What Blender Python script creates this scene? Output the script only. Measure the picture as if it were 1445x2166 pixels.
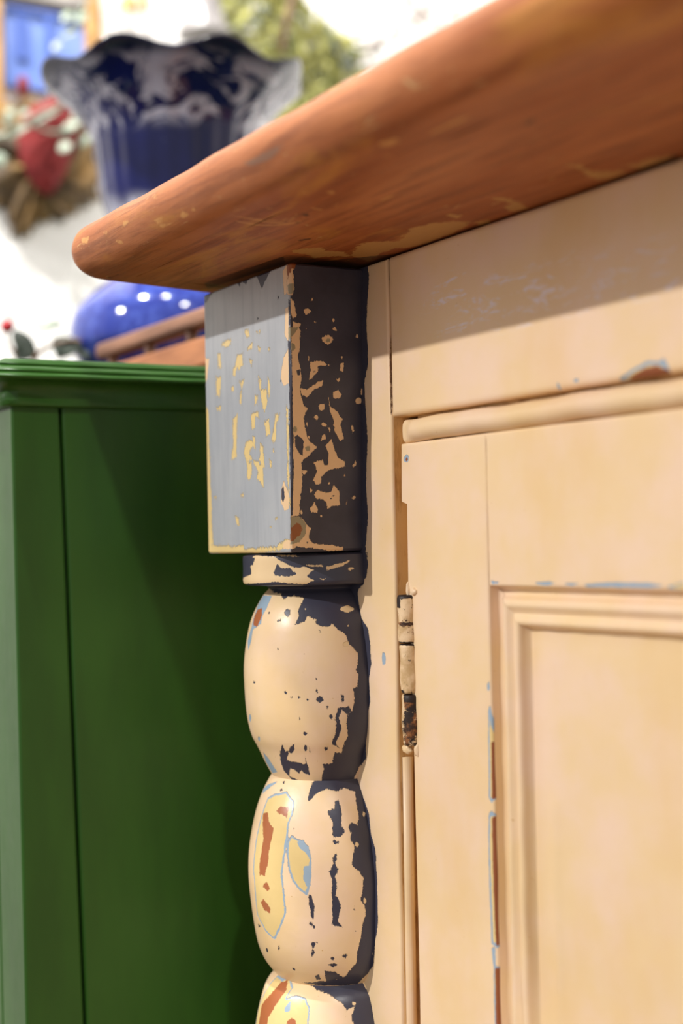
import bpy, bmesh, math, random
import numpy as np
from mathutils import Vector, Matrix

for o in list(bpy.data.objects):
    bpy.data.objects.remove(o, do_unlink=True)
scene = bpy.context.scene
C = scene.collection
rng = np.random.default_rng(7)
random.seed(7)

# ------------------------------------------------------------------ camera
FPX = 3000.0
CAM = np.array([0.470116, -0.273425, 0.801503])
def _rot(yaw, pitch, roll):
    cy, sy, cp, sp, cr, sr = np.cos(yaw), np.sin(yaw), np.cos(pitch), np.sin(pitch), np.cos(roll), np.sin(roll)
    Ry = np.array([[cy, 0, sy], [0, 1, 0], [-sy, 0, cy]])
    Rx = np.array([[1, 0, 0], [0, cp, -sp], [0, sp, cp]])
    Rz = np.array([[cr, -sr, 0], [sr, cr, 0], [0, 0, 1]])
    return Rz @ Rx @ Ry
MR = _rot(*np.radians([58.97, -1.0155, -1.63]))
def _w(row):
    return Vector((row[0], row[2], -row[1]))
cam_data = bpy.data.cameras.new('camera')
cam = bpy.data.objects.new('camera', cam_data); C.objects.link(cam)
rx, ry, rz = _w(MR[0]), -_w(MR[1]), -_w(MR[2])
cam.matrix_world = Matrix(((rx.x, ry.x, rz.x, CAM[0]), (rx.y, ry.y, rz.y, CAM[1]), (rx.z, ry.z, rz.z, CAM[2]), (0, 0, 0, 1)))
cam_data.sensor_fit = 'VERTICAL'; cam_data.sensor_height = 36.0; cam_data.sensor_width = 24.0
cam_data.lens = 36.0 * FPX / 2166.0
cam_data.clip_start = 0.01
cam_data.dof.use_dof = True
cam_data.dof.focus_distance = 0.505
cam_data.dof.aperture_fstop = 6.0
scene.camera = cam

# ------------------------------------------------------------------ world, lamps, exposure
world = bpy.data.worlds.new('room_light'); scene.world = world
world.use_nodes = True
world.node_tree.nodes['Background'].inputs[0].default_value = (1.0, 0.97, 0.93, 1)
world.node_tree.nodes['Background'].inputs[1].default_value = 0.60
scene.view_settings.view_transform = 'Standard'
scene.view_settings.look = 'None'
scene.view_settings.gamma = 1.0
scene.view_settings.exposure = 0.0
scene.view_settings.use_curve_mapping = False

def spot(name, loc, target, watts, size=0.02, cone=70, blend=0.6, col=(1, 0.97, 0.93)):
    d = bpy.data.lights.new(name, 'SPOT'); d.energy = watts; d.shadow_soft_size = size
    d.spot_size = math.radians(cone); d.spot_blend = blend; d.color = col
    o = bpy.data.objects.new(name, d); C.objects.link(o); o.location = loc
    o.rotation_euler = (Vector(target) - Vector(loc)).to_track_quat('-Z', 'Y').to_euler()
    return o
def toward(p, d, dist):
    d = np.array(d, float); d /= np.linalg.norm(d)
    return tuple(np.array(p) + d * dist)
# ceiling spots of the showroom
spot('ceiling_spot', toward((0.0, -0.03, 0.87), (-0.18, -1.0, 0.53), 2.3), (0.05, 0, 0.75), 150, 0.022)
spot('ceiling_spot', toward((-0.035, -0.03, 0.72), (1.0, -0.33, 1.0), 2.4), (-0.1, 0, 0.7), 64, 0.03)
spot('ceiling_spot', (-0.30, -0.75, 2.5), (-0.72, 0.14, 0.95), 200, 0.03, 48, 0.4)
spot('ceiling_spot', (0.12, -0.45, 2.5), (-0.12, 0.0, 0.88), 120, 0.03, 36, 0.5)
spot('ceiling_spot', (-0.10, -0.15, 2.5), (-0.72, 0.52, 1.15), 150, 0.03, 46, 0.5)

# ------------------------------------------------------------------ photograph measuring helpers
def ray(u, v):
    w = MR.T @ np.array([(u - 722.5) / FPX, (v - 1083) / FPX, 1.0])
    return np.array([w[0], w[2], -w[1]])
def on(u, v, axis, val):
    d = ray(u, v)
    return CAM + d * ((val - CAM[axis]) / d[axis])
def at(u, v, t):
    return CAM + ray(u, v) * t

# ------------------------------------------------------------------ small library
def mesh_obj(name, verts, faces, mat, parent=None, smooth=True, attrs=None):
    me = bpy.data.meshes.new(name)
    me.from_pydata([tuple(map(float, v)) for v in verts], [], faces)
    me.materials.append(mat)
    if smooth:
        me.polygons.foreach_set('use_smooth', [True] * len(me.polygons))
    for k, a in (attrs or {}).items():
        at_ = me.attributes.new(k, 'FLOAT', 'POINT')
        at_.data.foreach_set('value', np.asarray(a, np.float32))
    me.update()
    o = bpy.data.objects.new(name, me); C.objects.link(o)
    if parent: o.parent = parent
    return o
def bm_obj(name, bm, mat, parent=None, smooth=False):
    me = bpy.data.meshes.new(name); bm.to_mesh(me); bm.free()
    me.materials.append(mat)
    if smooth: me.polygons.foreach_set('use_smooth', [True] * len(me.polygons))
    o = bpy.data.objects.new(name, me); C.objects.link(o)
    if parent: o.parent = parent
    return o
def box(name, lo, hi, mat, parent=None, bevel=0.0, seg=2):
    bm = bmesh.new(); bmesh.ops.create_cube(bm, size=1)
    lo, hi = Vector(lo), Vector(hi)
    for v in bm.verts:
        v.co = Vector(((lo[i] + hi[i]) / 2 + v.co[i] * (hi[i] - lo[i]) for i in range(3)))
    if bevel:
        bmesh.ops.bevel(bm, geom=bm.edges[:], offset=bevel, segments=seg, affect='EDGES', profile=0.5)
    return bm_obj(name, bm, mat, parent)
def empty(name, loc, label=None, cat=None, group=None, parent=None):
    o = bpy.data.objects.new(name, None); C.objects.link(o); o.location = loc
    o.empty_display_size = 0.02
    if parent: o.parent = parent
    return tag(o, label, cat, group)
def tag(o, label=None, cat=None, group=None, kind=None):
    if label: o['label'] = label
    if cat: o['category'] = cat
    if group: o['group'] = group
    if kind: o['kind'] = kind
    return o
def grid_faces(nu, nv, off=0, flip=False):
    i, j = np.meshgrid(np.arange(nu - 1), np.arange(nv - 1), indexing='ij')
    a = off + i * nv + j
    q = np.stack([a, a + nv, a + nv + 1, a + 1] if not flip else [a, a + 1, a + nv + 1, a + nv], -1).reshape(-1, 4)
    return [tuple(map(int, f)) for f in q]
def grid(us, vs, fn):
    U, V = np.meshgrid(us, vs, indexing='ij')
    return fn(U.ravel(), V.ravel()), U.ravel(), V.ravel()
def smooth_curve(pts, n=6):
    P = np.array(pts, float); out = []
    for i in range(len(P) - 1):
        p0, p1, p2, p3 = P[max(i - 1, 0)], P[i], P[i + 1], P[min(i + 2, len(P) - 1)]
        for k in range(n):
            t = k / n
            out.append(0.5 * ((2 * p1) + (-p0 + p2) * t + (2 * p0 - 5 * p1 + 4 * p2 - p3) * t * t + (-p0 + 3 * p1 - 3 * p2 + p3) * t ** 3))
    out.append(P[-1])
    return np.array(out)
def tube(verts, faces, path, radii, n=6):
    path = np.array(path, float); off = len(verts)
    for i, p in enumerate(path):
        d = path[min(i + 1, len(path) - 1)] - path[max(i - 1, 0)]; d /= np.linalg.norm(d) + 1e-12
        a = np.cross(d, [0.3, 0.2, 0.93]); a /= np.linalg.norm(a) + 1e-12; b = np.cross(d, a)
        r = radii[i] if hasattr(radii, '__len__') else radii
        for k in range(n):
            th = 2 * math.pi * k / n
            verts.append(tuple(p + r * (a * math.cos(th) + b * math.sin(th))))
    for i in range(len(path) - 1):
        for k in range(n):
            faces.append((off + i * n + k, off + i * n + (k + 1) % n, off + (i + 1) * n + (k + 1) % n, off + (i + 1) * n + k))
    faces.append(tuple(off + k for k in range(n))[::-1])
    faces.append(tuple(off + (len(path) - 1) * n + k for k in range(n)))

# signed distance (mm) from points to a set of closed outlines (mm); negative inside
FAR = 5.0
def sdf(pts, polys):
    out = np.full(len(pts), FAR)
    for P in polys:
        P = np.asarray(P, float)
        lo, hi = P.min(0) - FAR, P.max(0) + FAR
        idx = np.nonzero((pts[:, 0] > lo[0]) & (pts[:, 0] < hi[0]) & (pts[:, 1] > lo[1]) & (pts[:, 1] < hi[1]))[0]
        if len(idx) == 0: continue
        q = pts[idx]; d2 = np.full(len(q), 1e9); ins = np.zeros(len(q), bool)
        A = P; B = np.roll(P, -1, 0)
        for a, b in zip(A, B):
            e = b - a; w = q - a
            t = np.clip((w @ e) / (e @ e + 1e-12), 0, 1)
            d2 = np.minimum(d2, ((w - t[:, None] * e) ** 2).sum(1))
            c = ((a[1] > q[:, 1]) != (b[1] > q[:, 1]))
            with np.errstate(divide='ignore', invalid='ignore'):
                xi = e[0] * (q[:, 1] - a[1]) / (e[1] if abs(e[1]) > 1e-12 else 1e-12) + a[0]
            ins ^= c & (q[:, 0] < xi)
        d = np.sqrt(d2); d[ins] *= -1
        out[idx] = np.minimum(out[idx], d)
    return out
def disc(cx, cy, r, ry=None, n=9):
    ry = ry or r
    return [(cx + r * (0.85 + 0.3 * random.random()) * math.cos(2 * math.pi * k / n), cy + ry * (0.85 + 0.3 * random.random()) * math.sin(2 * math.pi * k / n)) for k in range(n)]

# ------------------------------------------------------------------ materials
def srgb(r, g, b):
    f = lambda c: (c / 255 / 12.92) if c / 255 <= 0.04045 else ((c / 255 + 0.055) / 1.055) ** 2.4
    return (f(r), f(g), f(b), 1)
class NT:
    def __init__(s, name):
        s.m = bpy.data.materials.new(name); s.m.use_nodes = True
        s.t = s.m.node_tree; s.b = s.t.nodes['Principled BSDF']
        s.co = s.n('ShaderNodeTexCoord').outputs['Object']
    def n(s, typ, **kw):
        nd = s.t.nodes.new(typ)
        for k, v in kw.items(): setattr(nd, k, v)
        return nd
    def l(s, a, b): s.t.links.new(a, b)
    def setin(s, nd, i, v):
        if hasattr(v, 'links'): s.l(v, nd.inputs[i])
        else: nd.inputs[i].default_value = v
    def math(s, op, a, b=0.0, c=None, clamp=False):
        nd = s.n('ShaderNodeMath', operation=op); nd.use_clamp = clamp
        s.setin(nd, 0, a); s.setin(nd, 1, b)
        if c is not None: s.setin(nd, 2, c)
        return nd.outputs[0]
    def mix(s, f, a, b, blend='MIX'):
        nd = s.n('ShaderNodeMix', data_type='RGBA', blend_type=blend)
        s.setin(nd, 0, f); s.setin(nd, 6, a); s.setin(nd, 7, b)
        return nd.outputs[2]
    def map(s, scale=(1, 1, 1), loc=(0, 0, 0), rot=(0, 0, 0), src=None):
        nd = s.n('ShaderNodeMapping'); s.l(src or s.co, nd.inputs[0])
        nd.inputs['Scale'].default_value = scale; nd.inputs['Location'].default_value = loc; nd.inputs['Rotation'].default_value = rot
        return nd.outputs[0]
    def noise(s, scale, detail=3, rough=0.55, vec=None, dist=0.0):
        nd = s.n('ShaderNodeTexNoise'); s.l(vec or s.co, nd.inputs['Vector'])
        nd.inputs['Scale'].default_value = scale; nd.inputs['Detail'].default_value = detail
        nd.inputs['Roughness'].default_value = rough; nd.inputs['Distortion'].default_value = dist
        return nd.outputs['Fac']
    def step(s, v, lo, hi):
        nd = s.n('ShaderNodeMapRange', interpolation_type='SMOOTHSTEP'); s.setin(nd, 0, v)
        nd.inputs[1].default_value = lo; nd.inputs[2].default_value = hi
        return nd.outputs[0]
    def attr(s, name):
        return s.n('ShaderNodeAttribute', attribute_name=name).outputs['Fac']
    def bump(s, h, dist, strength=1.0, normal=None):
        nd = s.n('ShaderNodeBump'); nd.inputs['Distance'].default_value = dist; nd.inputs['Strength'].default_value = strength
        s.l(h, nd.inputs['Height'])
        if normal: s.l(normal, nd.inputs['Normal'])
        return nd.outputs[0]
    def out(s, col, rough=0.45, normal=None, spec=0.5):
        s.setin(s.b, s.b.inputs.find('Base Color'), col)
        s.setin(s.b, s.b.inputs.find('Roughness'), rough)
        s.b.inputs['Specular IOR Level'].default_value = spec
        if normal: s.l(normal, s.b.inputs['Normal'])
        return s.m

NAVY = srgb(64, 64, 80); CREAM = srgb(240, 210, 164); BLUE = srgb(158, 180, 200); YELLOW = srgb(234, 206, 142)
RUST = srgb(176, 104, 64); GREY = srgb(178, 182, 187); DIRT = srgb(96, 66, 40); DARK = srgb(34, 30, 30); SAGE = srgb(160, 150, 122)
PINK = srgb(243, 213, 186)

def base_mottle(N, a, b, scale=40):
    f = N.noise(scale, 4, 0.6)
    return N.mix(N.step(f, 0.35, 0.7), a, b)
def paint(name, base, layers, rough=0.38, relief=0.00022, streak=None, coarse=0.0003, spec=0.45, sheen_scuff=False):
    """layered paint; layers: (attribute, colour, edge raggedness mm, edge softness mm, shift mm)"""
    N = NT(name)
    col = base if not callable(base) else base(N)
    fine = N.noise(1300, 4, 0.7); mid = N.noise(1.0, 5, 0.72, N.map((520, 520, 190)))
    h = None
    if sheen_scuff:  # pale lavender streaks: gloss reflection on the shaded frieze, painted into the colour
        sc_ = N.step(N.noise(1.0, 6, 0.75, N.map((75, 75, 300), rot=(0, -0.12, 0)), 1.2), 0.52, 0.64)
        col = N.mix(N.math('MULTIPLY', N.math('MULTIPLY', sc_, N.math('SUBTRACT', 1.0, N.step(N.math('ADD', N.attr('sheen_scuff'), N.math('MULTIPLY', N.math('SUBTRACT', N.noise(60, 3), 0.5), 14.0)), -3.0, 2.0))), 0.9), col, srgb(242, 232, 240))
    for a, c, rag, soft, shift in layers:
        v = N.math('ADD', N.attr(a), shift)
        v = N.math('ADD', v, N.math('MULTIPLY', N.math('SUBTRACT', mid, 0.5), rag * 4.6))
        v = N.math('ADD', v, N.math('MULTIPLY', N.math('SUBTRACT', fine, 0.5), rag * 3.2))
        m = N.math('SUBTRACT', 1.0, N.step(v, -soft, soft))
        ch = N.mix(N.math('MULTIPLY', N.noise(150, 3), 0.5), c, tuple([x * 0.82 for x in c[:3]] + [1]))
        col = N.mix(m, col, ch)
        h = m if h is None else N.math('MAXIMUM', h, m)
    low = N.noise(55, 3, 0.5)
    nrm = N.bump(low, coarse * 4, 0.35)
    nrm = N.bump(N.noise(700, 3, 0.5), 0.00006, 0.5, nrm)
    if h is not None: nrm = N.bump(N.math('SUBTRACT', 1.0, h), relief, 0.7, nrm)
    r = N.math('ADD', rough - 0.06, N.math('MULTIPLY', N.noise(120, 3), 0.14))
    return N.out(col, r, nrm, spec)

cream_base = lambda N: N.mix(N.step(N.noise(330, 3, 0.7), 0.70, 0.76), N.mix(N.math('MULTIPLY', N.step(N.noise(16, 4, 0.6, N.map((1, 1, 0.5))), 0.48, 0.72), 0.55), base_mottle(N, CREAM, PINK, 30), srgb(234, 196, 132)), srgb(214, 172, 112))
navy_base = lambda N: base_mottle(N, NAVY, srgb(54, 53, 68), 60)
grey_base = lambda N: N.mix(N.math('MULTIPLY', N.step(N.noise(1.0, 4, 0.6, N.map((260, 260, 26))), 0.4, 0.7), 0.6), base_mottle(N, GREY, srgb(168, 173, 180), 30), srgb(160, 164, 172))

def worn_wood(name):
    N = NT(name)
    g = N.map((6, 40, 40)); warp = N.noise(1.0, 5, 0.6, g, 0.6)
    g2 = N.noise(1.0, 6, 0.7, N.map((22, 330, 330)), 0.3)
    col = N.mix(N.step(warp, 0.3, 0.72), srgb(194, 122, 72), srgb(158, 84, 34))
    col = N.mix(N.math('MULTIPLY', N.step(g2, 0.42, 0.68), 0.7), col, srgb(122, 62, 24))
    och = N.step(N.noise(1.0, 4, 0.6, N.map((12, 48, 48), (3, 1, 2)), 0.8), 0.53, 0.69)
    col = N.mix(N.math('MULTIPLY', och, 0.6), col, srgb(206, 144, 58))
    res = N.math('MAXIMUM', N.step(N.noise(1.0, 6, 0.75, N.map((60, 230, 230), (1, 5, 2)), 0.9), 0.63, 0.70), N.step(N.noise(1.0, 4, 0.7, N.map((130, 480, 480), (4, 2, 7)), 0.5), 0.66, 0.72))
    col = N.mix(N.math('MULTIPLY', res, 0.75), col, srgb(216, 176, 112))
    fine = N.noise(1.0, 6, 0.75, N.map((260, 620, 620)))
    for a, c, rag, amt in (('resid', srgb(206, 162, 96), 2.6, 0.8), ('scar', srgb(214, 158, 90), 0.55, 0.75), ('stain', srgb(70, 44, 24), 0.8, 0.75), ('sheen_scuff', srgb(112, 96, 84), 0.8, 0.6)):
        v = N.math('ADD', N.attr(a), N.math('MULTIPLY', N.math('SUBTRACT', fine, 0.5), rag * 3))
        col = N.mix(N.math('MULTIPLY', N.math('SUBTRACT', 1.0, N.step(v, -0.35, 0.35)), amt), col, c)
    nrm = N.bump(g2, 0.0003, 0.5); nrm = N.bump(N.math('ADD', res, N.noise(160, 4)), 0.0004, 0.45, nrm)
    return N.out(col, N.math('ADD', 0.42, N.math('MULTIPLY', warp, 0.2)), nrm, 0.4)

def plain(name, a, b=None, rough=0.5, scale=60, bump=0.0, spec=0.4, lo=0.35, hi=0.65, stretch=(1, 1, 1)):
    N = NT(name); f = N.noise(scale, 4, 0.6, N.map(stretch))
    col = N.mix(N.step(f, lo, hi), a, b or tuple([x * 0.85 for x in a[:3]] + [1]))
    return N.out(col, rough, N.bump(f, bump, 0.6) if bump else None, spec)

M_wood = worn_wood('worn_stained_wood')
M_cream = paint('cream_paint', cream_base, [('rim', BLUE, 0.25, 0.18, 0.0), ('yel', YELLOW, 0.25, 0.15, 0.0), ('rust', srgb(150, 84, 48), 0.2, 0.15, -0.28), ('navy', NAVY, 0.4, 0.15, 0.0), ('crack', DIRT, 0.12, 0.12, 0.0)], sheen_scuff=True)
M_cream_plain = paint('cream_paint_plain', cream_base, [])
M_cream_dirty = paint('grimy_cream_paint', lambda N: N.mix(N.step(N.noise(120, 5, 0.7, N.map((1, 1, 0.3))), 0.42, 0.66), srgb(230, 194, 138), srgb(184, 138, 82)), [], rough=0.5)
M_block = paint('chipped_block_paint', lambda N: N.mix(N.step(N.attr('side'), -0.25, 0.25), grey_base(N), navy_base(N)),
    [('navy', NAVY, 0.5, 0.15, 0), ('yel', YELLOW, 0.85, 0.35, 0.1), ('cream', srgb(240, 204, 160), 0.35, 0.12, 0), ('sage', SAGE, 0.3, 0.2, 0), ('navy2', NAVY, 0.3, 0.12, 0), ('rust', srgb(150, 88, 46), 0.5, 0.2, 0)], relief=0.0003, rough=0.42)
M_bead = paint('chipped_bead_paint', cream_base,
    [('rim', BLUE, 0.3, 0.15, 0), ('yel', YELLOW, 0.3, 0.15, 0), ('rim2', BLUE, 0.3, 0.15, 0), ('rust', RUST, 0.4, 0.2, 0), ('navy', NAVY, 0.42, 0.12, 0), ('cream', CREAM, 0.3, 0.12, 0), ('navy2', NAVY, 0.4, 0.12, 0), ('rust2', RUST, 0.4, 0.2, 0)], relief=0.0003, rough=0.32)

# ------------------------------------------------------------------ the room
def slab(name, lo, hi, mat, kind='structure'):
    return tag(box(name, lo, hi, mat), kind=kind)
M_wall = plain('white_wall_paint', srgb(250, 248, 246), srgb(244, 242, 240), 0.7, 20)
M_floor = plain('timber_floor', srgb(150, 112, 78), srgb(118, 84, 56), 0.45, 9, stretch=(1, 12, 1))
slab('floor', (-0.80, -3.2, -0.05), (2.6, 0.80, 0.0), M_floor)
w = slab('wall_left', (-0.80, -3.2, 0.0), (-0.72, 0.80, 2.8), M_wall); w['label'] = 'bright white wall behind the vase and hanging greenery'
w = slab('wall_back', (-0.72, 0.72, 0.0), (2.6, 0.80, 2.8), M_wall); w['label'] = 'white wall behind the cabinets'

# ------------------------------------------------------------------ cream cabinet with column
cab = empty('cream_cabinet', (0, 0, 0), 'old cream-painted wooden cabinet with chipped turned corner column and panelled door', 'cabinet')
def crop(off, sc):
    return lambda pts: [(off[0] + x / sc, off[1] + y / sc) for x, y in pts]
c3 = crop((400, 520), 2.967); c4 = crop((480, 1150), 3.905); c5 = crop((480, 1600), 3.44); c6 = crop((780, 500), 2.173)
c7 = crop((800, 1050), 1.941); c8 = crop((140, 0), 1.1073); c9 = crop((560, 400), 4.817); c10 = crop((800, 200), 2.2403); c11 = crop((140, 400), 2.89)

# --- corner block: cross-section unrolled along s (mm): s<0 front face, s>0 side face
ZT, ZB = 0.8987, 0.7965
def blk_x(x, z):           # the block leans and narrows slightly towards its foot
    k = (ZT - z) / 0.102
    return x - k * (0.002 + (x + 0.0357) / 0.0707 * 0.0034)
def loop_block():
    r = 0.0010; pts = []
    pts.append((-0.0357, 0.0005))
    for y in np.arange(-0.001, -0.029, -0.0015): pts.append((-0.0357, y))
    for k in range(5):
        a = math.pi + k / 4 * math.pi / 2; pts.append((-0.0357 + r + r * math.cos(a), -0.030 + r + r * math.sin(a)))
    for x in np.arange(-0.0357 + r + 0.0005, 0.035 - r, 0.0005): pts.append((x, -0.030))
    for k in range(5):
        a = 1.5 * math.pi + k / 4 * math.pi / 2; pts.append((0.035 - r + r * math.cos(a), -0.030 + r + r * math.sin(a)))
    for y in np.arange(-0.030 + r + 0.0004, 0.0005, 0.0004): pts.append((0.035, y))
    return np.array(pts)
L = loop_block()
seg = np.r_[0, np.cumsum(np.linalg.norm(np.diff(L, axis=0), axis=1))] * 1000
ic = np.argmin((L[:, 0] - L[:, 1]) * -1 + np.abs(L[:, 0] - 0.035) * 0)      # nearest the front right arris
s_unroll = seg - seg[ic]
zs = np.r_[ZB, ZB + 0.0004, np.arange(ZB + 0.001, ZT - 0.0006, 0.0005), ZT - 0.0004, ZT]
inset = np.zeros(len(zs)); inset[0] = 0.0007; inset[1] = 0.0002; inset[-1] = 0.0007; inset[-2] = 0.0002
V = []; S = []; Zs = []
cx = np.array([-0.0003, -0.014])
for k, z in enumerate(zs):
    P = L.copy(); d = P - cx; P = P - np.sign(d) * inset[k] * (np.abs(d) > np.array([0.033, 0.0135]))
    wob = 0.00025 * np.sin(z * 190 + P[:, 0] * 40)
    for i in range(len(P)):
        V.append((blk_x(P[i, 0], z) + (wob[i] if P[i, 0] > 0.0349 else 0), P[i, 1], z)); S.append(s_unroll[i]); Zs.append(z * 1000)
nl = len(L); F = grid_faces(len(zs), nl, 0, True)
F.append(tuple(range(nl))[::-1]); F.append(tuple((len(zs) - 1) * nl + i for i in range(nl)))
pts = np.c_[S, Zs]
def fr(polys, f=c3):
    out = []
    for p in polys:
        q = []
        for u, v in f(p):
            w_ = on(u, v, 1, -0.030); q.append(((w_[0] - blk_x(0.035, w_[2])) * 1000, w_[2] * 1000))
        out.append(q)
    return out
def sd(polys, f=c3):
    out = []
    for p in polys:
        q = []
        for u, v in f(p):
            z0 = on(u, v, 0, 0.035)[2]; w_ = on(u, v, 0, blk_x(0.035, z0)); q.append(((w_[1] + 0.030) * 1000, w_[2] * 1000))
        out.append(q)
    return out
navy_f = fr([[(85, 300), (130, 270), (150, 290), (110, 350), (90, 365)], [(290, 215), (390, 170), (360, 240), (330, 215), (320, 255)],
    [(400, 160), (530, 110), (490, 200), (460, 262), (425, 190)], disc(560, 325, 6, 12), disc(432, 455, 5, 9), disc(578, 845, 5, 10)])
yel_f = fr([[(200, 610), (260, 580), (265, 615), (230, 640), (200, 635)], [(175, 675), (195, 670), (200, 770), (180, 765)], [(165, 820), (195, 825), (185, 950), (165, 940)],
    [(270, 810), (300, 690), (335, 670), (340, 750), (310, 780), (300, 760), (285, 820)], [(310, 850), (345, 840), (330, 900), (325, 1000), (310, 990), (320, 900)],
    [(268, 1090), (300, 1050), (292, 1150), (290, 1330), (258, 1345), (268, 1250)], [(385, 1060), (430, 1040), (440, 1090), (415, 1070), (410, 1150), (390, 1160)],
    [(435, 820), (450, 850), (450, 900), (485, 900), (492, 980), (470, 1050), (450, 980), (438, 900)], [(495, 820), (510, 880), (503, 960), (490, 930)],
    [(468, 1100), (500, 1090), (512, 1180), (480, 1200)], [(540, 1060), (568, 1055), (552, 1110), (542, 1220), (513, 1230), (525, 1160)],
    [(338, 1300), (352, 1235), (385, 1215), (405, 1235), (398, 1262), (375, 1280), (372, 1310), (392, 1335), (380, 1352), (350, 1345)], [(392, 1190), (412, 1200), (410, 1290), (398, 1270)],
    [(440, 1240), (462, 1262), (470, 1330), (468, 1395), (445, 1365), (432, 1350), (440, 1300)], [(352, 1350), (385, 1360), (388, 1400), (382, 1462), (365, 1470), (352, 1452), (358, 1400)], [(400, 1345), (430, 1350), (455, 1385), (462, 1440), (466, 1520), (452, 1500), (438, 1478), (420, 1472), (425, 1410), (405, 1380)],
    [(345, 530), (370, 530), (385, 570), (365, 580)], [(420, 540), (445, 530), (440, 555)], [(360, 640), (400, 600), (395, 640), (365, 665)], [(430, 630), (450, 640), (445, 670), (432, 660)],
    [(375, 710), (395, 720), (390, 760)], [(165, 1015), (195, 1005), (190, 1035), (170, 1035)], [(410, 930), (430, 940), (420, 1000), (405, 1010)], [(500, 1340), (517, 1350), (517, 1395), (502, 1390)],
    [(315, 1555), (342, 1560), (330, 1580), (315, 1575)], [(270, 1690), (300, 1710), (303, 1760), (290, 1750)], disc(270, 900, 10, 14), disc(500, 650, 8, 14), disc(530, 1290, 8, 14), disc(150, 1580, 8, 8), disc(510, 1765, 7, 9), disc(545, 1710, 7, 9),
    [(85, 1000), (112, 1030), (122, 1500), (125, 1700), (135, 1880), (100, 1890), (90, 1500)],
    [(100, 1875), (330, 1885), (330, 1900), (550, 1884), (600, 1840), (640, 1850), (640, 1900), (330, 1945), (100, 1930)], [(612, 1000), (625, 1030), (634, 1660), (620, 1500), (610, 1200)]])
cream_f = fr([[(80, 700), (122, 710), (107, 840), (85, 880)], [(595, 700), (625, 640), (628, 860), (595, 880), (575, 830)], [(605, 390), (628, 380), (625, 600), (602, 560)],
    [(578, 1540), (595, 1470), (628, 1560), (628, 1650), (600, 1660), (576, 1610)], [(590, 160), (612, 120), (615, 300), (600, 310)], [(590, 1860), (650, 1840), (650, 1900), (590, 1905)]])
navy2_f = fr([[(580, 1530), (592, 1508), (600, 1580), (590, 1607), (580, 1590)]])
side_cream = sd([[(640, 560), (690, 510), (700, 530), (690, 640), (680, 680), (700, 830), (690, 900), (720, 1000), (745, 1020), (720, 1080), (735, 1180), (740, 1210), (780, 1250), (800, 1260), (760, 1300), (700, 1360), (708, 1480), (700, 1560), (692, 1690), (640, 1700), (655, 1400), (645, 1300), (655, 1200), (642, 1000), (640, 700), (635, 620)],
    [(600, 100), (675, 98), (645, 160), (658, 270), (645, 310), (610, 300), (600, 180)], [(635, 330), (655, 350), (668, 420), (680, 440), (652, 455), (638, 420)], [(648, 470), (700, 490), (690, 520), (648, 530)],
    disc(870, 588, 35, 30), [(718, 400), (745, 390), (765, 412), (740, 432), (722, 420)], disc(770, 336, 9, 9), disc(905, 466, 7, 9), [(900, 515), (915, 508), (930, 532), (905, 530)], [(720, 514), (742, 514), (735, 524)], disc(757, 600, 6, 5), disc(1052, 568, 9, 11), disc(790, 478, 6, 5),
    [(755, 730), (820, 722), (885, 752), (800, 754), (806, 782), (768, 830), (748, 842), (760, 780)], [(742, 690), (752, 692), (748, 726), (742, 722)], [(945, 690), (962, 695), (955, 714)], [(943, 740), (966, 735), (962, 790), (945, 782)], [(918, 840), (942, 828), (937, 862)],
    [(690, 895), (740, 900), (810, 850), (838, 843), (832, 880), (780, 902), (740, 947), (705, 937)], [(898, 920), (930, 903), (958, 935), (935, 962), (900, 952)], [(1072, 890), (1090, 900), (1087, 937), (1072, 932)], disc(1060, 973, 20, 20),
    [(870, 950), (885, 1010), (930, 1040), (962, 1090), (947, 1120), (970, 1210), (945, 1232), (913, 1170), (903, 1080), (883, 1030)], disc(830, 1012, 21, 21), disc(797, 1075, 14, 16), [(820, 1120), (845, 1103), (870, 1132), (845, 1138)], [(868, 1138), (887, 1145), (880, 1168)], [(1013, 1130), (1031, 1128), (1037, 1165), (1022, 1177)],
    [(833, 1185), (852, 1173), (857, 1212), (823, 1222)], [(733, 1193), (757, 1195), (750, 1212)],
    [(850, 1255), (890, 1210), (908, 1270), (928, 1330), (972, 1355), (974, 1387), (920, 1402), (890, 1402), (850, 1422), (827, 1442), (822, 1492), (790, 1502), (773, 1470), (798, 1420), (788, 1380), (773, 1360), (832, 1343), (842, 1380), (868, 1373), (873, 1300)],
    [(1018, 1380), (1040, 1343), (1047, 1370), (1030, 1397)], [(708, 1408), (737, 1410), (727, 1437), (706, 1437)], disc(970, 1440, 6, 8),
    [(785, 1562), (800, 1533), (860, 1550), (890, 1543), (905, 1498), (942, 1545), (947, 1632), (900, 1632), (865, 1657), (858, 1610), (840, 1592), (800, 1587)], [(753, 1518), (772, 1535), (760, 1552)], [(758, 1650), (785, 1608), (807, 1650), (802, 1677), (768, 1672)],
    [(1013, 1580), (1035, 1568), (1047, 1580), (1030, 1594)], [(985, 1598), (995, 1593), (992, 1627), (982, 1624)], disc(828, 1695, 8, 8), disc(705, 1670, 8, 14), disc(875, 1490, 8, 8), disc(740, 1120, 7, 18),
    [(650, 1880), (700, 1700), (735, 1745), (762, 1775), (748, 1830), (775, 1868), (900, 1880), (962, 1890), (967, 1914), (880, 1914), (760, 1897), (680, 1892)]])
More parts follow.
